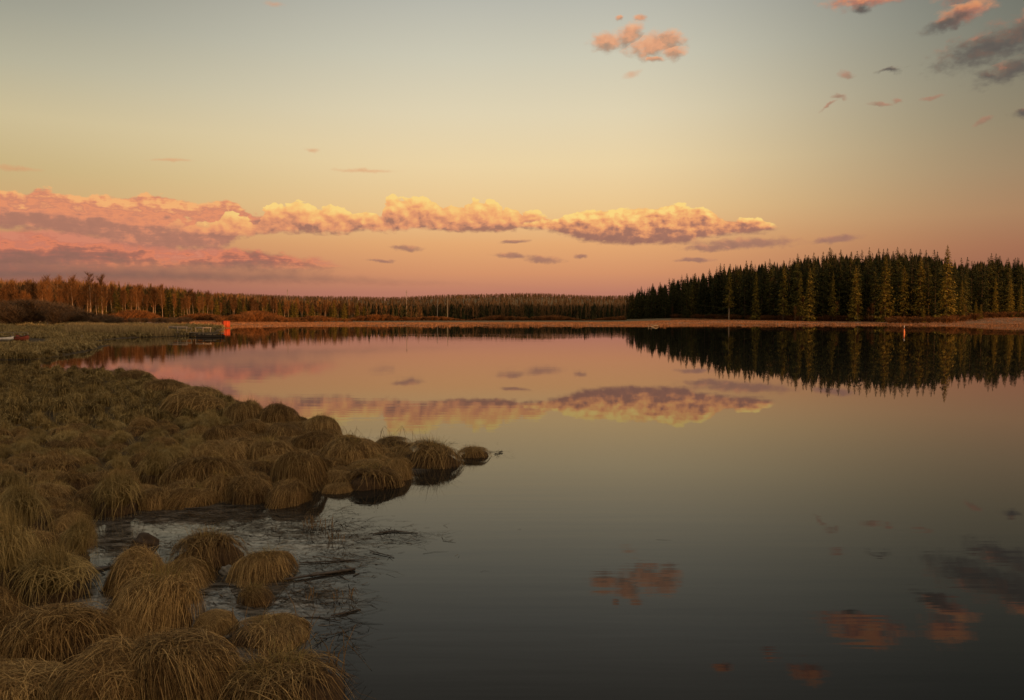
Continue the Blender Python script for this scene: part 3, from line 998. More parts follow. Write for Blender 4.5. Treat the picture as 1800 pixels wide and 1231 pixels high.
MASS_A = [sedge_blades(420, 0.42, 0.36, 3, 0.016, upright=u_, comb=0.3, caz=k) for k, u_ in enumerate((0.3, 0.7, 0.8, 0.5))]
MASS_B = [sedge_blades(90, 0.42, 0.36, 2, 0.045, upright=0.6) for _ in range(4)]
rest = [q for q in fill if q not in near_set]
o = scatter('marsh_sedge', [(x, y, max(height1(x, y), 0) - 0.02, random.random() * 6.28, r / 0.50, r / 0.42 * random.uniform(0.75, 1.1),
                             random.uniform(-0.25, 0.2), random.randrange(4)) for (x, y, r) in rest], MASS_A, M['marsh'])
tag(o, 'mass of olive sedge tufts covering the marsh towards the bank', 'marsh grass', kind='stuff')

# the farther bank with its inlets
items = []
N = 26000
yy = 55 + 150 * rng.random(N) ** 1.35
xx = (rng.random(N) * 0.40 - 0.74) * yy
sd = lake_sd(xx, yy)
zz = height(xx, yy)
for x, y, s_, z in zip(xx, yy, sd, zz):
    if s_ < 0.7 or (x / y > -0.352):
        continue
    if x / y < -0.58 and 70 < y < 93:
        continue
    clump = wob(x, y, 0.35, 2)
    if random.random() > 0.42 + 0.5 * clump:
        continue
    k = 0.75 + 0.35 * clump
    items.append((x, y, z - 0.03, random.random() * 6.28, k * (1.1 + y / 220), k * random.uniform(0.6, 1.25) * (0.85 + y / 260), random.uniform(-0.25, 0.15) + 0.15 * clump, random.randrange(4)))
items = items[:9000]
o = scatter('bank_sedge', items, MASS_B, M['bank'])
tag(o, 'low olive brown sedge covering the bank beyond the inlet', 'marsh grass', kind='stuff')


def tuft(n, h, w, spread):
    u = rng.random
    s = np.array([0, 0.55, 1.0])[None, :]
    a = u(n) * 6.28
    r = spread * np.sqrt(u(n))
    lean = u(n) * 0.35 * h
    d = u(n) * 6.28
    x = (r * np.cos(a))[:, None] + (np.cos(d) * lean)[:, None] * s ** 1.5
    y = (r * np.sin(a))[:, None] + (np.sin(d) * lean)[:, None] * s ** 1.5
    z = (h * (0.5 + 0.6 * u(n)))[:, None] * s
    sa = u(n) * 3.14
    side = np.stack([np.cos(sa), np.sin(sa), np.zeros(n)], -1)
    return ribbons(np.stack([x, y, z], -1), side, w * (1 - 0.7 * s) * np.ones((n, 1)), u(n))


# reed belt along the bank
REED = [tuft(26, 1.0, 0.035, 0.45) for _ in range(4)]
items = []
for _ in range(4200):
    px = random.uniform(118, 300)
    d = random.uniform(112, 165)
    x, y = (px - 900) / F * d, d
    s_ = float(lake_sd(np.array([x]), np.array([y]))[0])
    if s_ < 0.2 or random.random() > 0.55 + 0.5 * wob(x, y, 0.3, 5):
        continue
    items.append((x, y, height1(x, y), random.random() * 6.28, 1.2, random.uniform(0.75, 1.25), random.uniform(-0.2, 0.2), random.randrange(4)))
o = scatter('reeds', items, REED, M['reed'])
tag(o, 'belt of pale dry reeds on the bank in front of the dark bushes', 'reeds', kind='stuff')

# short lit grass of the far flats
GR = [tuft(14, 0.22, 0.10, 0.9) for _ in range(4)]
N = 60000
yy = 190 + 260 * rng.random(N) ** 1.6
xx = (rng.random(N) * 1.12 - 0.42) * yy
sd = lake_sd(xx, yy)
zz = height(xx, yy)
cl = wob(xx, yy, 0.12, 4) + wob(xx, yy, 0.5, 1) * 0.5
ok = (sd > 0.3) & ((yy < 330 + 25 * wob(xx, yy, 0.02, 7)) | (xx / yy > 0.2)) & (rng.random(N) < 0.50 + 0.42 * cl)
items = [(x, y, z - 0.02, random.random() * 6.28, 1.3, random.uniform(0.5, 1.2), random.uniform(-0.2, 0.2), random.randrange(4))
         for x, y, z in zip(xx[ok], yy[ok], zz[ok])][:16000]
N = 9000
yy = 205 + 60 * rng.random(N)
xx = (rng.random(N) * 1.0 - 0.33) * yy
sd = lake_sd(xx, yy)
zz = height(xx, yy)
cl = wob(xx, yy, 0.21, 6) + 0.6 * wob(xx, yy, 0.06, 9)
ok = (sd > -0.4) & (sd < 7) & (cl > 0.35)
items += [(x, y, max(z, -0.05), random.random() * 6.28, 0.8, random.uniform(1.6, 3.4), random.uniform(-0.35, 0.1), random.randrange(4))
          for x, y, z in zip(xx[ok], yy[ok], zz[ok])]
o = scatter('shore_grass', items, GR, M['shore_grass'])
tag(o, 'short orange lit grass on the flat far shore', 'grass', kind='stuff')


# ------------------------------------------------------------------ spruces
def spruce_crown(H, Rm, branches, cards, low=0.06, ragged=0.35, csize=1.0, narrow=0.8, bare=0.0):
    u = rng.random
    n = branches
    f = np.sort(low + (1 - low) * (1 - u(n) ** 1.25 * 1.0))         # relative height
    f = np.clip(f, low, 0.995)
    az_ = u(n) * 6.2832
    prof = Rm * (1 - f) ** narrow * np.clip((f - low) / 0.10 + 0.55, 0.4, 1)
    side_bias = 1 + 0.14 * np.sin(az_ + f * 9.0)
    tiers = 1 + 0.22 * np.sin(f * 47 + az_ * 0.8)
    L = prof * (1 - ragged + ragged * 1.5 * u(n)) * side_bias * tiers + 0.04 + 0.25 * (1 - f)
    if bare:
        L = L * np.where(u(n) < bare, 0.45, 1.0)
    k = cards
    s = (0.15 + 0.85 * (np.arange(k)[None, :] + u((n, k))) / k)
    ca, sa = np.cos(az_)[:, None], np.sin(az_)[:, None]
    droop = (0.10 + 0.35 * (1 - f))[:, None]
    tp = np.clip((1 - f) * 5, 0.12, 1)[:, None]
    jx, jy = (u((n, k)) - 0.5) * 0.5 * tp, (u((n, k)) - 0.5) * 0.5 * tp
    x = L[:, None] * s * ca + jx * (0.4 + s)
    y = L[:, None] * s * sa + jy * (0.4 + s)
    z = (f * H)[:, None] - droop * L[:, None] * s ** 1.3 + 0.12 * L[:, None] * s ** 4 + (u((n, k)) - 0.5) * 0.35
    x, y, z = x.ravel(), y.ravel(), z.ravel()
    N_ = n * k
    sz = csize * (0.40 + 0.55 * u(N_)) * np.repeat((0.55 + 0.75 * (1 - f)) * np.clip(0.22 + (1 - f) * 4.5, 0, 1), k)
    a2 = np.repeat(az_, k) + (u(N_) - 0.5) * 2.4
    ox, oy = np.cos(a2), np.sin(a2)
    # each spray hangs out and down from its branch
    tip = np.stack([x + ox * sz * 0.75, y + oy * sz * 0.75, z - sz * (0.15 + 0.75 * u(N_))], -1)
    root = np.stack([x, y, z], -1)
    sd_ = np.stack([-oy, ox, (u(N_) - 0.5) * 0.9], -1) * (sz * (0.20 + 0.18 * u(N_)))[:, None]
    mid = root * 0.45 + tip * 0.55
    v = np.stack([root, mid - sd_, tip, mid + sd_], 1).reshape(-1, 3)
    q = np.arange(N_ * 4).reshape(-1, 4)
    clump = 0.5 + 0.30 * np.sin(np.repeat(f, k) * 60 + a2 * 2) + (u(N_) - 0.5) * 0.5
    # leading shoot
    v = np.vstack([v, [[-0.07, 0, H - 1.0], [0.07, 0, H - 1.0], [0.01, 0, H + 0.25], [-0.01, 0, H + 0.25]]])
    q = np.vstack([q, [[N_ * 4, N_ * 4 + 1, N_ * 4 + 2, N_ * 4 + 3]]])
    return v, q, np.concatenate([np.repeat(np.clip(clump, 0, 1), 4), [0.4] * 4])


def trunk_mesh(name, H, r, mat, bend=0.0, low=0.0, n=7):
    mb = MB()
    pts = [(bend * math.sin(t * 3), bend * math.cos(t * 2.3) - bend, t * H) for t in np.linspace(0, 1, 7)]
    mb.tube(pts, [r * (1 - 0.93 * t ** 0.9) + 0.012 for t in np.linspace(0, 1, 7)], n, cap=False)
    return mb


def make_spruce_meshes(mat, count, Rm, branches=300, cards=8, **kw):
    out = []
    for k in range(count):
        v, q, t = spruce_crown(24, Rm * random.uniform(0.9, 1.12), branches, cards, **kw)
        crown = new_mesh('crown', v, q, M[mat], tint=t)
        out.append((trunk_mesh('trunk', 23.8, 0.22, 'bark').mesh('spruce_trunk', M['bark'], True), crown))
    return out


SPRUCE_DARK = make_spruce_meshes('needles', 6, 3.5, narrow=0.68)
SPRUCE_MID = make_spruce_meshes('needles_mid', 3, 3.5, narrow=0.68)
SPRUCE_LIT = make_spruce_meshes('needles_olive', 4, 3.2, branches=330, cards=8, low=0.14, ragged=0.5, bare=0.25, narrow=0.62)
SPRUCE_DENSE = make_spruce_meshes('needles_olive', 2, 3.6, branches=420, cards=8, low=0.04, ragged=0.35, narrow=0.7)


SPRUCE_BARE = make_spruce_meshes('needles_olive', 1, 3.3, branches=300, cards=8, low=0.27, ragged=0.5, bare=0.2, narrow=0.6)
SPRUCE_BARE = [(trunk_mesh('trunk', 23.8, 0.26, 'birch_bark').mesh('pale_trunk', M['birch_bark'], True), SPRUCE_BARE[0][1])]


def spruce(kind, loc, H, label, group=None, widen=1.0):
    tm, cm = random.choice(kind)
    s = H / 24.0
    root = bpy.data.objects.new('spruce_tree', None)
    scene.collection.objects.link(root)
    root.location = loc
    root.scale = (s * widen, s * widen, s)
    root.rotation_euler = (random.uniform(-0.015, 0.015), random.uniform(-0.015, 0.015), random.uniform(0, 6.28))
    tag(root, label, 'tree', group)
    link('trunk', tm, root)
    link('crown', cm, root)
    return root


def top_h(px, top_y, x, y, z):          # tree height that brings its top to top_y
    return CAM_H - z + (555.0 - top_y) / F * y


SKY_R = [(1100, 515), (1112, 511), (1130, 504), (1160, 497), (1182, 490), (1205, 483), (1230, 477), (1262, 467), (1290, 462), (1320, 460), (1352, 455),
         (1380, 455), (1410, 447), (1440, 443), (1462, 440), (1500, 442), (1530, 440), (1560, 440), (1610, 440), (1640, 444), (1672, 455), (1700, 455),
         (1745, 448), (1780, 455), (1820, 455), (1900, 450), (2100, 445), (2500, 440)]
EDGE_R = [(1100, 520), (1180, 450), (1280, 380), (1400, 325), (1560, 300), (1680, 292), (1740, 330), (1800, 335), (2000, 320), (2500, 300)]


def interp(tab, x):
    return float(np.interp(x, [p[0] for p in tab], [p[1] for p in tab]))


GR_R = 'dark spruces of the wood on the right shore'
n_sp = 0
px = 1108.0
while px < 1812:
    d0 = interp(EDGE_R, px)
    for row in range(4):
        d = d0 + row * 8 + random.uniform(-3.5, 3.5)
        pp = px + random.uniform(-0.5, 0.5) * 4.2 * F / d0
        x = (pp - 900) / F * d
        z = height1(x, d)
        sky_y = interp(SKY_R, pp)
        full = top_h(pp, sky_y, x, d, z)
        H = full * (random.uniform(0.72, 0.94) if row == 0 else random.uniform(0.86, 1.0) if row == 1 else random.uniform(0.89, 1.05))
        left_end = pp < 1290
        spruce(SPRUCE_MID if row < 2 and random.random() < (0.5 if pp > 1480 else 0.3) else SPRUCE_DARK, (x, d, z - 0.1), H,
               'small dark spruce in the tapering left end of the wood' if left_end else
               ('dark spruce behind the small clearing at the right edge' if pp > 1690 else 'tall dark spruce packed in the heart of the right wood'),
               GR_R, widen=1.0 if not left_end else 1.15)
        n_sp += 1
    px += 3.9 * F / d0 * 0.86
print('right wood', n_sp)

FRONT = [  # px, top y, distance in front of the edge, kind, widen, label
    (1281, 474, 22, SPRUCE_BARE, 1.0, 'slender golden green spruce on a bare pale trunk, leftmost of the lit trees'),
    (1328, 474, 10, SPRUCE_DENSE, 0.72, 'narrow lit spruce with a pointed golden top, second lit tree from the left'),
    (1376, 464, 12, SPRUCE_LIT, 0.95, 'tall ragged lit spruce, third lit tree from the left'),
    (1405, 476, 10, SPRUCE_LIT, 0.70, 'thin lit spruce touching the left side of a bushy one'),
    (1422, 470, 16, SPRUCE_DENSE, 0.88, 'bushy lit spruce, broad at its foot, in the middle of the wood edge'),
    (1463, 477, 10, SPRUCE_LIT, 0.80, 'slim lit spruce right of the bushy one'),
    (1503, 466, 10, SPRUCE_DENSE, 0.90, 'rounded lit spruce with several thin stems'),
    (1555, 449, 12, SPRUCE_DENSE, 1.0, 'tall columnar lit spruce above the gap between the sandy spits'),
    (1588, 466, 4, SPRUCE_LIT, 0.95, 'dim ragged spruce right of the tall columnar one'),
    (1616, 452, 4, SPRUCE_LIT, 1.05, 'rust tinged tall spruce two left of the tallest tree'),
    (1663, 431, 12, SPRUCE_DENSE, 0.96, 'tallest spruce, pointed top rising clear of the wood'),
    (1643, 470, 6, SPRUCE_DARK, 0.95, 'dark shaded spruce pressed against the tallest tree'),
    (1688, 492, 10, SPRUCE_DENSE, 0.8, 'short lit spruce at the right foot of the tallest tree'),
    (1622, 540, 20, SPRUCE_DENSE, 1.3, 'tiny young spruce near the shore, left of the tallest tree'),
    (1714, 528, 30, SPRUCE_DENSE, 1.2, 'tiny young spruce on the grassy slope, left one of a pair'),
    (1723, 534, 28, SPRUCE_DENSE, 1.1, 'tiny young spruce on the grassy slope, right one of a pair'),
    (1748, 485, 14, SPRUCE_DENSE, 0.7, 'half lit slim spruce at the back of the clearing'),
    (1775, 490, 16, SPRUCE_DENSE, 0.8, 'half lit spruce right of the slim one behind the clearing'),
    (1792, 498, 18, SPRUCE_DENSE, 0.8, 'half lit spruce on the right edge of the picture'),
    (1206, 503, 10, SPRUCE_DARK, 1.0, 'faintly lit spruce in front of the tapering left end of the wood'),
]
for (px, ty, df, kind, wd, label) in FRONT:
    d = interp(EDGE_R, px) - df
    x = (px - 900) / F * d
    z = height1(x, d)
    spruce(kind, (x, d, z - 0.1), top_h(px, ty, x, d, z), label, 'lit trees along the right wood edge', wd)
    n_sp += 1


# ------------------------------------------------------------------ birches and bushes
def birch_twigs(H, spread, branches, twigs, wid, low=0.35, up=0.75):
    u = rng.random
    n = branches
    f = low + (0.97 - low) * u(n) ** 0.8
    a = u(n) * 6.2832
    L = spread * (1.05 - f) ** 0.55 * (0.5 + 0.7 * u(n)) + 0.3
    dirv = np.stack([np.cos(a) * (1 - up), np.sin(a) * (1 - up), np.full(n, up)], -1)
    dirv[:, 2] += (u(n) - 0.3) * 0.3
    dirv /= np.linalg.norm(dirv, axis=1)[:, None]
    base = np.stack([np.zeros(n), np.zeros(n), f * H], -1)
    s = np.linspace(0, 1, 3)[None, :, None]
    bend = np.stack([np.cos(a), np.sin(a), -0.4 * np.ones(n)], -1) * (L * 0.30)[:, None]
    pts = base[:, None] + dirv[:, None] * L[:, None, None] * s * 1.6 + bend[:, None] * s ** 2
    sa = u(n) * 6.28
    side = np.stack([np.cos(sa), np.sin(sa), np.zeros(n)], -1)
    v, q, t = ribbons(pts, side, wid * 1.5 * (1 - 0.6 * s[..., 0]) * np.ones((n, 1)), 0.25 + 0.5 * u(n))
    m = twigs
    b = np.repeat(np.arange(n), m)
    ss_ = 0.25 + 0.75 * u(n * m)
    p0 = base[b] + dirv[b] * (L[b] * 1.6 * ss_)[:, None] + bend[b] * (ss_ ** 2)[:, None]
    ta = u(n * m) * 6.28
    tl = 0.35 + 0.9 * u(n * m)
    d2 = np.stack([np.cos(ta) * 0.55, np.sin(ta) * 0.55, 0.2 + 0.7 * u(n * m)], -1)
    p1 = p0 + d2 * tl[:, None] * (spread / 2.2)
    sa = u(n * m) * 6.28
    sd_ = np.stack([np.cos(sa), np.sin(sa), np.zeros(n * m)], -1)
    pts2 = np.stack([p0, p1], 1)
    w2 = np.stack([np.full(n * m, wid), np.full(n * m, wid * 0.4)], -1) * (0.7 + 0.8 * u(n * m))[:, None]
    v2, q2, t2 = ribbons(pts2, sd_, w2, u(n * m))
    return np.vstack([v, v2]), np.vstack([q, q2 + len(v)]), np.concatenate([t, t2])


BIRCH = []
for k in range(6):
    v, q, t = birch_twigs(15, 3.4, 70, 24, 0.042, low=0.30 + 0.05 * (k % 3))
    BIRCH.append((trunk_mesh('trunk', 14.6, 0.13, 'birch_bark', bend=0.25 * (k % 3)).mesh('birch_trunk', M['birch_bark'], True), new_mesh('branches', v, q, M['twigs'], tint=t)))
BIRCH_BIG = []
for k in range(3):
    v, q, t = birch_twigs(18, 3.4, 60, 20, 0.055, low=0.50, up=0.6)
    BIRCH_BIG.append((trunk_mesh('trunk', 17, 0.20, 'birch_bark', bend=0.3).mesh('birch_trunk', M['birch_bark'], True), new_mesh('branches', v, q, M['twigs'], tint=t)))


def birch(kind, loc, H, label, group=None, base_h=15.0):
    tm, cm = random.choice(kind)
    s = H / base_h
    root = bpy.data.objects.new('birch_tree', None)
    scene.collection.objects.link(root)
    root.location = loc
    root.scale = (s, s, s)
    root.rotation_euler = (random.uniform(-0.03, 0.03), random.uniform(-0.03, 0.03), random.uniform(0, 6.28))
    tag(root, label, 'tree', group)
    link('trunk', tm, root)
    link('branches', cm, root)
    return root


SKY_L = [(-60, 492), (0, 492), (60, 493), (110, 490), (150, 494), (200, 497), (240, 499), (300, 503), (340, 508), (400, 516), (450, 520), (520, 524), (600, 526), (700, 528), (860, 530)]
EDGE_L = [(-60, 235), (0, 240), (100, 250), (200, 262), (300, 300), (400, 340), (500, 370), (600, 395), (700, 415), (860, 430)]
n_b = 0
for row in range(6):
    px = -40.0
    while px < 640:
        d = interp(EDGE_L, px) + row * 7 + random.uniform(-3, 3)
        pp = px + random.uniform(-4, 4)
        x = (pp - 900) / F * d
        z = height1(x, d)
        H = top_h(pp, interp(SKY_L, pp), x, d, z) * random.uniform(0.66, 1.0) * (0.95 + 0.06 * math.sin(pp * 0.11) + 0.03 * math.sin(pp * 0.29))
        spr = (0.10 if pp < 195 else (0.22 if row < 2 else 0.62))
        if random.random() < spr:
            spruce(SPRUCE_DARK if random.random() < 0.5 else SPRUCE_DENSE, (x, d, z - 0.1), H * random.uniform(1.0, 1.08),
                   'small spruce among the bare birches of the left wood', 'spruces among the left birches', widen=1.25)
            n_sp += 1
        elif n_b < 290:
            birch(BIRCH, (x, d, z - 0.1), H,
                  'bare birch with a pale trunk above the dark bushes at the left' if pp < 230 else 'bare orange lit birch standing towards the red hut', 'bare birches of the left wood')
            n_b += 1
        px += (2.6 + 0.9 * row) * F / d * random.uniform(0.75, 1.3)
px = 196.0
while px < 470:
    d = interp(EDGE_L, px) + random.uniform(18, 34)
    x = (px - 900) / F * d
    z = height1(x, d)
    ty = interp([(196, 501), (210, 497), (250, 500), (300, 502), (345, 509), (400, 516), (470, 521)], px)
    spruce(SPRUCE_DARK if random.random() < 0.6 else SPRUCE_MID, (x, d, z - 0.1), top_h(px, ty, x, d, z) * random.uniform(0.93, 1.05),
           'dark green spruce topping the skyline behind the birches, left of the middle', 'spruces on the left skyline', widen=1.1)
    n_sp += 1
    px += random.uniform(4.5, 9)
for (px, ty, lab) in ((84, 486, 'tall bare birch with a domed twig crown, leftmost above the skyline'), (104, 486, 'tall bare birch with a domed twig crown, second from the left'),
                      (160, 482, 'tall bare birch with the widest crown above the left skyline'), (181, 484, 'tall bare birch just right of the widest crowned one')):
    d = 262
    x = (px - 900) / F * d
    z = height1(x, d)
    birch(BIRCH_BIG, (x, d, z), top_h(px, ty, x, d, z), lab, 'birches rising over the left skyline', 18.5)
    n_b += 1
print('spruces', n_sp, 'birches', n_b)

# willow thickets
WILLOW = []
for k in range(4):
    v, q, t = birch_twigs(3.4, 2.0, 130, 12, 0.045, low=0.02, up=0.55)
    v[:, 0] += 0.0
    WILLOW.append(new_mesh('willow_bush', v, q, M['willow'], tint=t))
bush = [(random.uniform(-20, 215), random.uniform(175, 228), None) for _ in range(64)]
bush += [(random.uniform(215, 335), random.uniform(205, 250), 0.6) for _ in range(24)]
for (px, d, sc) in bush:
    x = (px - 900) / F * d
    z = height1(x, d)
    if px < 215:
        H = top_h(px, interp([(-20, 528), (60, 524), (100, 530), (150, 545), (215, 556)], px), x, d, z) * random.uniform(0.65, 1.0)
    else:
        H = random.uniform(1.3, 2.2)
    s = max(H, 1.0) / 4.6
    o = link('willow_bush', random.choice(WILLOW), None, (x, d, z - 0.1), random.uniform(0, 6.28), (s * 1.5, s * 1.5, s))
    tag(o, 'dark leafless willow bush in the shaded thicket below the left birches' if px < 215 else 'low dark willow bush along the bank behind the reeds', 'bush',
        'willow bushes of the shaded thicket' if px < 215 else 'low willow bushes behind the reeds')


# ------------------------------------------------------------------ far-off woods (one mass each)
def low_spruce():
    vs, qs, ts = [], [], []
    for k in range(7):
        f = k / 7.0
        zt, zb = 0.30 + 0.72 * f + 0.12, 0.02 + 0.98 * f * 0.93
        r = 0.135 * (1 - f) ** 0.8 + 0.012
        for j_ in range(5):
            a = rng.random() * 6.28
            da = 0.75
            zj = (rng.random() - 0.5) * 0.05
            b = len(vs)
            vs += [[0, 0, min(zt, 1.0)], [r * math.cos(a - da), r * math.sin(a - da), zb + zj], [r * 1.2 * math.cos(a), r * 1.2 * math.sin(a), zb - 0.03 + zj], [r * math.cos(a + da), r * math.sin(a + da), zb + zj]]
            qs.append([b, b + 1, b + 2, b + 3])
            ts += [rng.random() * 0.32] * 4
    return np.array(vs), np.array(qs), np.array(ts)


def low_birch():
    n = 34
    u = rng.random
    f = 0.30 + 0.66 * u(n)
    a = u(n) * 6.28
    r = 0.10 * (1.1 - f) ** 0.5 * u(n) ** 0.5
    x, y = r * np.cos(a), r * np.sin(a)
    pts = np.stack([np.stack([x, y, f], -1), np.stack([x * 1.7, y * 1.7, f + 0.10 + 0.08 * u(n)], -1)], 1)
    sa = u(n) * 6.28
    side = np.stack([np.cos(sa), np.sin(sa), np.zeros(n)], -1)
    v, q, t = ribbons(pts, side, np.tile([0.022, 0.008], (n, 1)), 0.55 + 0.3 * u(n))
    tr = np.array([[[0, 0, 0], [0.004, 0, 0.92]], [[0, 0, 0], [0.004, 0, 0.92]]], dtype=float)
    v2, q2, t2 = ribbons(tr, np.array([[1, 0, 0], [0, 1, 0.0]]), np.tile([0.017, 0.004], (2, 1)), np.array([1.0, 1.0]))
    return np.vstack([v, v2]), np.vstack([q, q2 + len(v)]), np.concatenate([t, t2])


LOW = [low_spruce() for _ in range(4)] + [low_birch() for _ in range(4)]


def wood(name, label, n, ys, us, hs, share, keep=None, sky_h=None, mat='far_trees'):
    items = []
    y = ys[0] + (ys[1] - ys[0]) * rng.random(n) ** 1.25
    uu = us[0] + (us[1] - us[0]) * rng.random(n)
    x = uu * y
    z = height(x, y)
    sd_ = lake_sd(x, y)
    mixn = wob(x, y, 0.018, 3)
    for i_ in range(n):
        if sd_[i_] < 3 or (keep is not None and not keep(x[i_], y[i_])):
            continue
        sp_ = random.random() < share + 0.28 * mixn[i_]
        H = (top_h(900 + x[i_] / y[i_] * F, interp(sky_h, 900 + x[i_] / y[i_] * F), x[i_], y[i_], z[i_]) * random.uniform(0.80, 0.97) if sky_h else random.uniform(*hs)) * (1.0 if sky_h else 1.12 if sp_ and random.random() < 0.25 else 1.0)
        items.append((x[i_], y[i_], z[i_] - 0.3, random.random() * 6.28, H * random.uniform(0.9, 1.3), H, random.uniform(-0.12, 0.1), random.randrange(4) + (0 if sp_ else 4)))
    o = scatter(name, items, LOW, M[mat])
    tag(o, label, 'forest', kind='stuff')
    return len(items)


def edge_keep(x, y):
    px = 900 + x / y * F
    if px > 1100:
        return y > interp(EDGE_R, px) + 42
    if px < 640:
        return y > interp(EDGE_L, px) + 30
    return y > interp([(640, 405), (700, 418), (740, 425), (800, 430), (1100, 440)], px) + 6 * math.sin(px * 0.06)


print(wood('mixed_forest', 'mixed wood of bare birches and spruces closing the far shore', 6500, (385, 640), (-0.60, 0.17), (6.5, 10.0), 0.50, edge_keep),
      wood('hill_forest', 'forest covering the low hills along the horizon', 16000, (640, 3100), (-0.62, 0.22), (9, 13), 0.22, mat='hill_trees'),
      wood('wood_interior', 'dark inner rows of the spruce wood on the right shore', 1500, (330, 620), (0.15, 1.3), (17, 22), 1.3, edge_keep, SKY_R))

wood('birch_wood_interior', 'inner rows of birches and spruces behind the left wood edge', 2600, (282, 440), (-0.66, -0.2), (9, 11), 0.5, lambda x, y: y > interp(EDGE_L, 900 + x / y * F) + 26, SKY_L)

BRUSH = []
for _ in range(5):
    v, q, t = birch_twigs(1.6, 1.3, 40, 9, 0.05, low=0.02, up=0.6)
    BRUSH.append((v, q, t))
items = []
for _ in range(2300):
    px = random.uniform(190, 1100) if random.random() < 0.75 else random.uniform(190, 560)
    d = (interp(EDGE_L, px) if px < 640 else interp([(640, 405), (740, 425), (1100, 440)], px)) - (random.uniform(-4, 75) if 380 < px < 620 and random.random() < 0.7 else random.uniform(-4, 12))
    x = (px - 900) / F * d
    if float(lake_sd(np.array([x]), np.array([d]))[0]) < 4:
        continue
    k = random.uniform(0.4, 1.5) * (0.8 if px > 640 else 1.0) * (0.75 + 0.45 * math.sin(px * 0.043 + 1) * math.sin(px * 0.017))
    items.append((x, d, height1(x, d) - 0.1, random.random() * 6.28, k * 1.3, k, random.uniform(-0.3, 0.25), random.randrange(5)))
for _ in range(700):
    px = random.uniform(1180, 1830)
    d = interp(EDGE_R, px) - random.uniform(-2, 34 if px > 1560 else 10)
    x = (px - 900) / F * d
    if float(lake_sd(np.array([x]), np.array([d]))[0]) < 8:
        continue
    k = random.uniform(0.25, 1.0)
    items.append((x, d, height1(x, d) - 0.1, random.random() * 6.28, k * 1.3, k, random.uniform(-0.35, 0.1), random.randrange(5)))
for (px, df, H) in ((1182, 6, 6), (1397, 14, 5.5), (1410, 9, 9), (1470, 8, 7), (1508, 12, 6), (1526, 9, 5), (1533, 10, 6.5), (1548, 9, 5.5), (1695, 12, 5)):
    d = interp(EDGE_R, px) - df
    x = (px - 900) / F * d
    birch(BIRCH, (x, d, height1(x, d)), H, 'thin young birch with a pale stem at the foot of the right wood', 'young birches along the right wood edge')
o = scatter('brush', items, BRUSH, M['brush'])
tag(o, 'rusty leafless undergrowth along the foot of the far woods', 'undergrowth', kind='stuff')

# unseen wood behind the camera, placed and sized to throw shade on the marsh
items = []
for k in range(520):
    x = random.uniform(-430, 226)
    y = -58 - random.random() * 45
    if x > 200:
        y = random.uniform(-62, -70)
    items.append((x, y, height1(x, y) - 0.3, random.random() * 6.28, 21 * 1.5, random.uniform(17, 21), 0.0, random.randrange(4)))
o = scatter('wood_behind', items, LOW, M['far_trees'])
tag(o, 'spruce wood on the rise behind the viewer', 'forest', kind='stuff')


# ------------------------------------------------------------------ red hut
def root_empty(name, loc, rz, label, cat, group=None):
    r = bpy.data.objects.new(name, None)
    scene.collection.objects.link(r)
    r.location = loc
    r.rotation_euler = (0, 0, rz)
    return tag(r, label, cat, group)


p = at_dist(397.5, 192)
z = max(height1(p.x, p.y), 0.03) - 0.04
hut = root_empty('hut', (p.x, p.y, z), 0.62, 'small red plank hut glowing in the sun at the water edge', 'hut')
hut.scale = (0.86, 0.86, 0.9)
mb = MB()
for k in range(12):                                  # upright boards on each wall, slightly uneven
    x = -0.82 + k * 0.149
    mb.box((x, -0.80 - 0.006 * (k % 2), 0.98), (0.146, 0.04, 1.96))
    mb.box((x, 0.80 + 0.006 * (k % 2), 0.98), (0.146, 0.04, 1.96))
for k in range(10):
    y = -0.70 + k * 0.155
    mb.box((-0.88 - 0.006 * (k % 2), y, 0.98), (0.04, 0.152, 1.96))
    mb.box((0.88 + 0.006 * (k % 2), y, 0.98), (0.04, 0.152, 1.96))
mb.build('walls', M['red_paint'], hut)
MB().box((0, 0, 2.03), (2.0, 1.9, 0.07), ry=0.05).build('roof', M['roofing'], hut)
dr = MB().box((0.1, -0.845, 0.95), (0.66, 0.035, 1.72)).build('door', M['red_paint'], hut)
MB().box((0.36, -0.875, 0.95), (0.03, 0.03, 0.14)).build('handle', M['dark_wood'], dr)
MB().box((0, 0, -0.05), (1.9, 1.75, 0.12)).build('base', M['dark_wood'], hut)

# ------------------------------------------------------------------ landing stage with hand rails
p0, p1 = at_dist(292, 121), at_dist(390, 117)
ax = (p1 - p0)
ln = ax.length
pier = root_empty('landing_stage', (p0.x, p0.y, 0), math.atan2(ax.y, ax.x), 'grey wooden landing stage with pale hand rails below the dark willows', 'jetty')
mb = MB()
for k in range(int(ln / 0.16)):
    mb.box((0.08 + k * 0.16, 0, 0.47 + 0.006 * (k % 3)), (0.145, 1.25, 0.04))
mb.build('deck', M['grey_wood'], pier)
for y in (-0.5, 0.5):
    MB().box((ln / 2, y, 0.40), (ln, 0.10, 0.12)).build('beam', M['grey_wood'], pier)
for k in range(6):
    for y in (-0.55, 0.55):
        MB().tube([(0.3 + k * (ln - 0.6) / 5, y, -0.6), (0.3 + k * (ln - 0.6) / 5, y, 0.45)], [0.07, 0.065]).build('pile', M['wet_wood'], pier)


def rail(x0, x1, y, zt, posts, mat):
    r = MB().box(((x0 + x1) / 2, y, zt), (x1 - x0, 0.07, 0.19)).build('hand_rail', M[mat], pier)
    for k in range(posts):
        xx_ = x0 + 0.08 + (x1 - x0 - 0.16) * k / (posts - 1)
        MB().box((xx_, y - 0.075, (zt + 0.3) / 2), (0.07, 0.07, zt - 0.3 + 0.1)).build('post', M[mat], r)


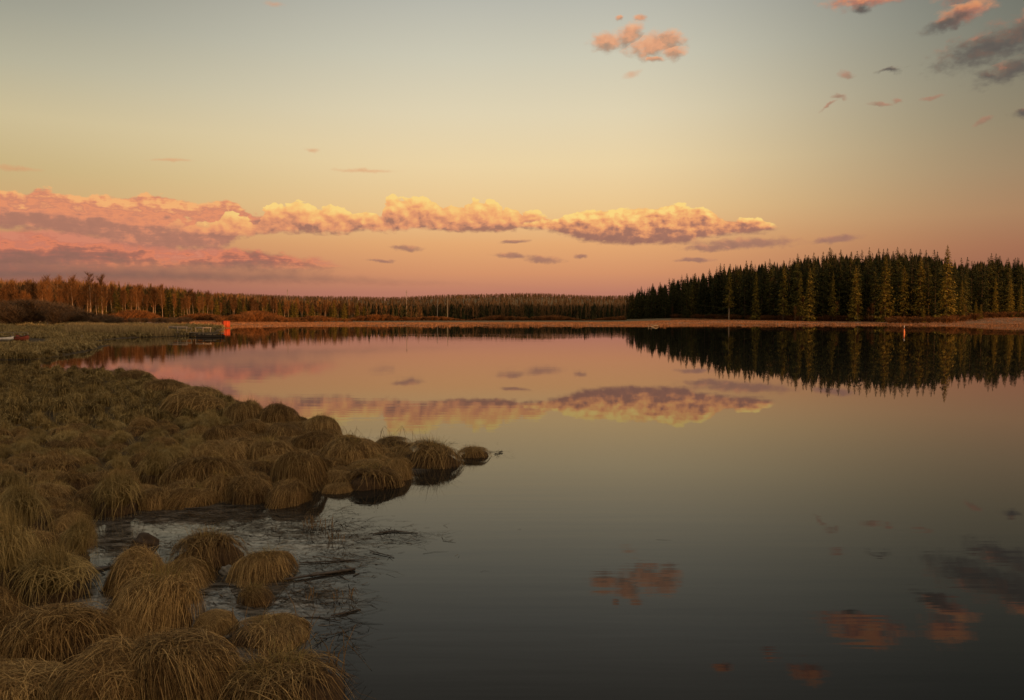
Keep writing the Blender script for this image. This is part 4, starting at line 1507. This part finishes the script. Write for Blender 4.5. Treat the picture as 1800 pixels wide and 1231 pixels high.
rail(1.1, 4.75, -0.58, 1.30, 3, 'pale_wood')
rail(5.2, 8.2, 0.58, 1.18, 3, 'pale_wood')
rail(0.0, 4.5, 0.58, 1.10, 3, 'grey_wood')

p = at_dist(370, 110.5)
raft = root_empty('moored_raft', (p.x, p.y, 0), 0.03, 'dark square raft with low sides moored in front of the landing stage', 'raft')
mb = MB()
for k in range(11):
    mb.box((-1.65 + k * 0.33, 0, 0.52), (0.30, 1.5, 0.05))
mb.build('deck', M['grey_wood'], raft)
for y in (-0.62, 0.62):
    MB().tube([(-1.7, y, 0.12), (1.7, y, 0.12)], [0.22, 0.22], 12).build('float', M['dark_wood'], raft)
for x in (-1.6, -0.55, 0.55, 1.6):
    MB().box((x, -0.72, 0.40), (0.10, 0.10, 0.26)).build('post', M['dark_wood'], raft)
MB().box((0, -0.78, 0.62), (3.4, 0.05, 0.10)).build('side_board', M['dark_wood'], raft)
MB().box((0.1, -0.70, 0.38), (1.8, 0.06, 0.12)).build('plank', M['grey_wood'], raft)

# ------------------------------------------------------------------ hand rail and boats at the left edge
p0, p1 = at_dist(-30, 92), at_dist(48.5, 90)
ax = p1 - p0
z = height1(p1.x, p1.y)
rl = root_empty('wooden_rail', (p0.x, p0.y, z), math.atan2(ax.y, ax.x), 'thin grey wooden rail on posts above the boats at the left edge', 'railing')
MB().box((ax.length / 2, 0, 0.80), (ax.length, 0.05, 0.07)).build('hand_rail', M['grey_wood'], rl)
for k in range(4):
    MB().box((ax.length * k / 3 - 0.04 * (k == 3), 0.06, 0.38), (0.07, 0.07, 0.86)).build('post', M['grey_wood'], rl)
for k in range(2):
    MB().box((ax.length - 0.55 - 0.5 * k, 0.06, 0.30), (0.06, 0.06, 0.62)).build('post', M['grey_wood'], rl)


def rowing_boat(loc, rz, hull_mat, rim_mat, label, L=3.8, W=1.25, Hh=0.45):
    r = root_empty('rowing_boat', loc, rz, label, 'boat', 'boats drawn up at the left edge')
    n, m = 14, 9
    vs = []
    for i_ in range(n):
        t = i_ / (n - 1)
        x = (t - 0.5) * L
        w = W / 2 * (math.sin(math.pi * min(0.08 + t * 0.95, 1.0)) ** 0.55 if t < 0.999 else 0.02)
        sheer = Hh * (1 + 0.35 * (2 * t - 1) ** 2)
        for j_ in range(m):
            a = math.pi * j_ / (m - 1)
            c_, s_ = math.cos(a), math.sin(a)
            vs.append((x, -w * math.copysign(abs(c_) ** 0.7, c_), sheer * (1 - s_ ** 0.8) + 0.08 * (2 * t - 1) ** 4))
    q = [[i_ * m + j_, i_ * m + j_ + 1, (i_ + 1) * m + j_ + 1, (i_ + 1) * m + j_] for i_ in range(n - 1) for j_ in range(m - 1)]
    hull = link('hull', new_mesh('hull', np.array(vs), np.array(q), M[hull_mat], smooth=True), r)
    so = hull.modifiers.new('solid', 'SOLIDIFY')
    so.thickness = 0.03
    for side in (0, m - 1):
        pts = [Vector(vs[i_ * m + side]) + Vector((0, 0, 0.015)) for i_ in range(n)]
        MB().tube(pts, [0.03] * n, 6).build('gunwale', M[rim_mat], r)
    for x in (-0.9, 0.35):
        MB().box((x, 0, Hh * 0.72), (0.24, W * 0.86, 0.03)).build('seat', M[rim_mat], r)
    return r


p = at_dist(36, 84.5)
rowing_boat((p.x, p.y, max(height1(p.x, p.y), 0) - 0.02), -0.55, 'dark_red_paint', 'dark_wood', 'dark red rowing boat lying in the sedge, right of the white one', L=3.0)
p = at_dist(-8, 84)
rowing_boat((p.x, p.y, max(height1(p.x, p.y), 0) + 0.10), -0.04, 'white_paint', 'white_paint', 'white boat cut off by the left edge of the picture', L=3.9, W=1.2, Hh=0.20)

p = at_dist(143.5, 91)
st = MB().tube([(0, 0, -0.3), (0.02, 0, 0.62)], [0.05, 0.035], 8)
st.tube([(0.0, 0, 0.10), (0.95, 0.05, 0.06)], [0.035, 0.02], 6)
tag(st.build('mooring_stake', M['grey_wood'], None, loc=(p.x, p.y, max(height1(p.x, p.y), 0))), 'short grey mooring stake on the bank beyond the inlet', 'stake')
for px_, d_, lab in ((287.5, 119, 'thin pale stake in the reeds left of the landing stage'), (84, 150, 'slim pale sapling stem in front of the dark thicket')):
    p = at_dist(px_, d_)
    tag(MB().tube([(0, 0, -0.3), (0.03, 0, 1.2)], [0.04, 0.03], 6).build('stake', M['grey_wood'], None, loc=(p.x, p.y, max(height1(p.x, p.y), 0))), lab, 'stake')

# ------------------------------------------------------------------ marker buoy
p = at_dist(1589, 136)
bu = root_empty('marker_buoy', (p.x, p.y, 0), 0, 'orange and white spar buoy standing in the dark reflection of the spruces', 'buoy')
bu.scale = (0.85, 0.85, 0.95)
MB().tube([(0, 0, -0.3), (0, 0, 0.0), (0.0, 0, 0.28), (0.02, 0, 0.55), (0.02, 0, 0.78)], [0.13, 0.20, 0.19, 0.12, 0.07], 14).build('body', M['orange_paint'], bu, smooth=True)
MB().tube([(0.02, 0, 0.78), (0.03, 0, 1.0)], [0.085, 0.085], 12).build('band', M['dark_red_paint'], bu)
MB().tube([(0.03, 0, 1.0), (0.06, 0, 1.38)], [0.045, 0.035], 8).build('staff', M['white_paint'], bu)

# ------------------------------------------------------------------ poles of the power line
POLES = [(715, 510.5, 425, 'tallest pole of the power line, topping the far wooded skyline'), (787, 521.5, 425, 'pale pole right of the tallest one, on the sandy flat'),
         (769, 527, 430, 'shorter pale pole between the tallest pole and the one to its right'), (506, 508.5, 440, 'distant pole over the trees well left of the tallest one')]
for (px_, ty, d_, lab) in POLES:
    p = at_dist(px_, d_)
    z = height1(p.x, p.y)
    Hp = CAM_H - z + (555 - ty) / F * d_
    pl = root_empty('utility_pole', (p.x, p.y, z), 0.5, lab, 'pole', 'poles of the power line')
    MB().tube([(0, 0, -0.3), (0, 0, Hp)], [0.17, 0.11], 8).build('mast', M['grey_wood'], pl)
    arm = MB().box((0, 0.0, Hp - 1.1), (0.12, 1.7, 0.14)).build('crossarm', M['grey_wood'], pl)
    for s_ in (-0.75, 0, 0.75):
        MB().tube([(0, s_, Hp - 1.03), (0, s_, Hp - 0.78)], [0.05, 0.04], 6).build('insulator', M['dark_wood'], arm)


# ------------------------------------------------------------------ driftwood, stones, floating sticks
def snag(loc, label):
    mb_ = MB()
    mb_.tube([(-1.0, 0, -0.1), (-0.2, 0.1, 0.25), (0.8, 0, 0.55), (1.5, 0.1, 0.35)], [0.10, 0.16, 0.15, 0.05], 8)
    mb_.tube([(0.4, 0, 0.4), (-0.5, 0.2, 0.75), (-1.3, 0.1, 0.42)], [0.10, 0.07, 0.03], 6)
    mb_.tube([(-1.2, 0.1, -0.1), (-1.25, 0.1, 0.55), (-1.22, 0.1, 0.95)], [0.09, 0.06, 0.02], 6)
    mb_.tube([(0.9, 0, 0.4), (1.1, 0.1, -0.1)], [0.1, 0.06], 6)
    return tag(mb_.build('driftwood', M['grey_wood'], None, smooth=True, loc=loc), label, 'driftwood')


p = at(1148, 574.6)
snag((p.x, p.y, -0.15), 'branching piece of driftwood at the left tip of the sandy shore')


def stone(px_, py_, w, h, mat, label, peak=0.0, seed=0):
    p_ = at(px_, py_)
    sl = math.hypot(p_.length if p_.z == 0 else 1, CAM_H)
    W_, H_ = w / F * sl / 2, h / F * sl * 0.85
    me = bpy.data.meshes.new('stone')
    import bmesh
    bm = bmesh.new()
    bmesh.ops.create_icosphere(bm, subdivisions=4, radius=1)
    for v_ in bm.verts:
        c_ = v_.co.copy()
        k_ = 1 + 0.16 * math.sin(c_.x * 3.1 + seed) * math.cos(c_.y * 2.7 + seed * 2) + 0.07 * math.sin(c_.z * 9 + c_.x * 7) + 0.03 * math.sin(c_.y * 19 + c_.x * 15)
        v_.co = Vector((c_.x * W_ * k_, c_.y * W_ * 0.8 * k_, max(c_.z * k_, -0.4) * H_ * (1 + peak * max(0, 1 - abs(c_.x - 0.1) * 2))))
    bm.to_mesh(me)
    bm.free()
    me.polygons.foreach_set('use_smooth', np.ones(len(me.polygons), dtype=bool))
    me.materials.append(M[mat])
    o_ = link('stone', me, None, (p_.x, p_.y + W_ * 0.5, 0.0), 0.4 * seed)
    return tag(o_, label, 'stone')


stone(400, 1010, 27, 15, 'stone', 'pale grey stone wedged between two tussocks', 0.1, 1)
stone(697, 792, 12, 8, 'stone', 'small pale stone in the channel at the promontory tip', 0, 2)
stone(248, 962, 44, 16, 'dark_stone', 'dark pointed stone at the head of the water channel', 0.5, 3)


def stick(pts_px, radii, label, twigs=0, z=0.01, name='floating_stick', mat='wet_wood'):
    P_ = [at(x_, y_) for x_, y_ in pts_px]
    base = P_[0].copy()
    mb_ = MB()
    line = [(q_ - base) + Vector((0, 0, z + 0.004 * math.sin(i_ * 2.1))) for i_, q_ in enumerate(P_)]
    mb_.tube(line, radii, 7)
    for k_ in range(twigs):
        t_ = random.uniform(0.1, 0.95) * (len(line) - 1)
        i_ = min(int(t_), len(line) - 2)
        q_ = line[i_].lerp(line[i_ + 1], t_ - i_)
        d_ = Vector((random.uniform(-1, 1), random.uniform(-1, 1), random.uniform(0.0, 0.5))) * 0.10
        mb_.tube([q_, q_ + d_ * 0.6, q_ + d_], [0.004, 0.003, 0.0015], 4)
    return tag(mb_.build(name, M[mat], None, smooth=True, loc=tuple(base)), label, 'stick', 'sticks floating beside the tussocks')


stick([(500, 1022), (545, 1015), (590, 1008), (624, 1003)], [0.010, 0.016, 0.020, 0.018], 'thick waterlogged branch pointing right from the tussocks', 10, 0.02)
stick([(525, 991), (570, 989), (610, 986), (645, 984)], [0.006, 0.008, 0.007, 0.003], 'long thin stick floating just above the thick branch', 5)
stick([(650, 970), (670, 975), (693, 981)], [0.005, 0.006, 0.004], 'short forked stick floating alone over open water', 4)
stick([(582, 1084), (606, 1080), (634, 1072)], [0.006, 0.012, 0.005], 'stubby dark stick lowest and farthest out on the water', 8)
stick([(148, 1008), (178, 1001), (212, 994)], [0.02, 0.028, 0.025], 'dark sunken plank crossing the left channel', 0, 0.01)
stick([(262, 893), (290, 894), (330, 896), (380, 893)], [0.008, 0.012, 0.010, 0.004], 'dark branch lying across the mouth of the inlet', 4, 0.02)
stick([(655, 940), (690, 935), (735, 938)], [0.008, 0.012, 0.004], 'gnarled dark twig far out in the drift of stalks', 16)
stick([(870, 799), (884, 796), (860, 794)], [0.010, 0.008, 0.006], 'twisted root beside the tiny lone tussock', 8, 0.015)
stick([(545, 1142), (575, 1120), (604, 1112), (636, 1098)], [0.002, 0.003, 0.003, 0.002], 'fine beaded stem curving over the dark water', 10)
stick([(440, 1092), (500, 1088), (560, 1086), (600, 1094)], [0.004, 0.007, 0.006, 0.003], 'sagging stem lying above the long flattened tussock', 6)


def bent_reeds(px_, py_, n, h, label, spread=0.12):
    p_ = at(px_, py_)
    mb_ = MB()
    for _ in range(n):
        a_ = random.uniform(0, 6.28)
        x_, y_ = spread * random.uniform(-1.6, 1.6), spread * random.uniform(-0.6, 0.6)
        hh_ = h * random.uniform(0.5, 1.1)
        lx_, ly_ = math.cos(a_) * hh_ * 0.4, math.sin(a_) * hh_ * 0.3
        pts_ = [Vector((x_, y_, -0.02)), Vector((x_ + lx_ * 0.5, y_ + ly_ * 0.5, hh_ * 0.7)), Vector((x_ + lx_, y_ + ly_, hh_))]
        if random.random() < 0.45:
            pts_.append(Vector((x_ + lx_ * 2.6, y_ + ly_ * 2, hh_ * 0.25)))
        mb_.tube(pts_, [0.004] * (len(pts_) - 1) + [0.002], 4)
    return tag(mb_.build('bent_reeds', M['reed_stem'], None, loc=tuple(p_)), label, 'reeds', 'bent reeds standing in the water')


M['reed_stem'] = noisy('reed_stem', (0.05, 0.035, 0.018), (0.20, 0.13, 0.06), 10, 0.8)
bent_reeds(560, 928, 22, 0.20, 'clump of broken reeds standing in the drift of stalks', 0.14)
bent_reeds(592, 952, 12, 0.14, 'small ragged reed clump right below the broken one', 0.07)
bent_reeds(470, 1130, 10, 0.45, 'tall thin stems rising through the long flattened tussock', 0.25)
bent_reeds(500, 1195, 20, 0.50, 'tall tan stalks standing at the back of the wide shaggy tussock', 0.30)
bent_reeds(580, 1050, 18, 0.12, 'low tangle of tan reeds right of the ragged small tussock', 0.15)
bent_reeds(602, 770, 8, 0.30, 'few thin reeds leaning beside the cloud reflection', 0.2)
bent_reeds(700, 768, 8, 0.30, 'thin reeds sticking up behind the low back tussock', 0.3)

# drift of drowned stalks
ZONES = [(250, 905, 60, 22, 700), (340, 905, 120, 16, 1100), (450, 930, 110, 28, 1500), (560, 935, 90, 26, 900), (580, 985, 70, 30, 600), (690, 945, 70, 14, 220),
         (420, 1050, 70, 26, 500), (540, 1045, 70, 28, 700), (200, 1060, 30, 70, 700), (190, 960, 40, 24, 400), (600, 1110, 40, 40, 90), (430, 1130, 60, 14, 250), (300, 960, 40, 16, 300),
         (690, 800, 40, 12, 220), (640, 772, 60, 5, 160), (620, 840, 30, 12, 150), (780, 780, 60, 6, 60), (590, 895, 40, 14, 80), (560, 1180, 40, 50, 60), (860, 800, 30, 6, 50), (1000, 1000, 300, 120, 6)]
pts, sides, wids, tn = [], [], [], []
for (zx, zy, rx, ry, n) in ZONES:
    for _ in range(int(n * 0.9)):
        px_, py_ = random.gauss(zx, rx * 0.6), random.gauss(zy, ry * 0.6)
        if py_ < 640:
            continue
        p_ = at(px_, py_)
        L_ = random.choice((0.03, 0.06, 0.10, 0.16, 0.28)) * random.uniform(0.6, 1.3)
        a_ = random.gauss(0.15, 0.55)
        dx_, dy_ = math.cos(a_) * L_, math.sin(a_) * L_
        kx, ky = random.uniform(-0.3, 0.3) * dy_, random.uniform(-0.3, 0.3) * dx_
        lift = 0.03 * random.random() if random.random() < 0.2 else 0.0
        pts.append([(p_.x, p_.y, 0.004), (p_.x + dx_ / 2 + kx, p_.y + dy_ / 2 + ky, 0.006 + lift), (p_.x + dx_, p_.y + dy_, 0.003)])
        sides.append((-math.sin(a_), math.cos(a_), 0.0))
        w_ = random.uniform(0.003, 0.009) * (2.2 if random.random() < 0.08 else 1)
        wids.append((w_, w_, w_ * 0.3))
        tn.append(random.random() ** 1.6)
v, q, t = ribbons(np.array(pts), np.array(sides), np.array(wids), np.array(tn))
o = link('floating_stalks', new_mesh('floating_stalks', v, q, M['debris'], tint=t))
tag(o, 'drift of dark drowned stalks on the water around the tussocks', 'debris', kind='stuff')
print('objects', len(scene.objects))
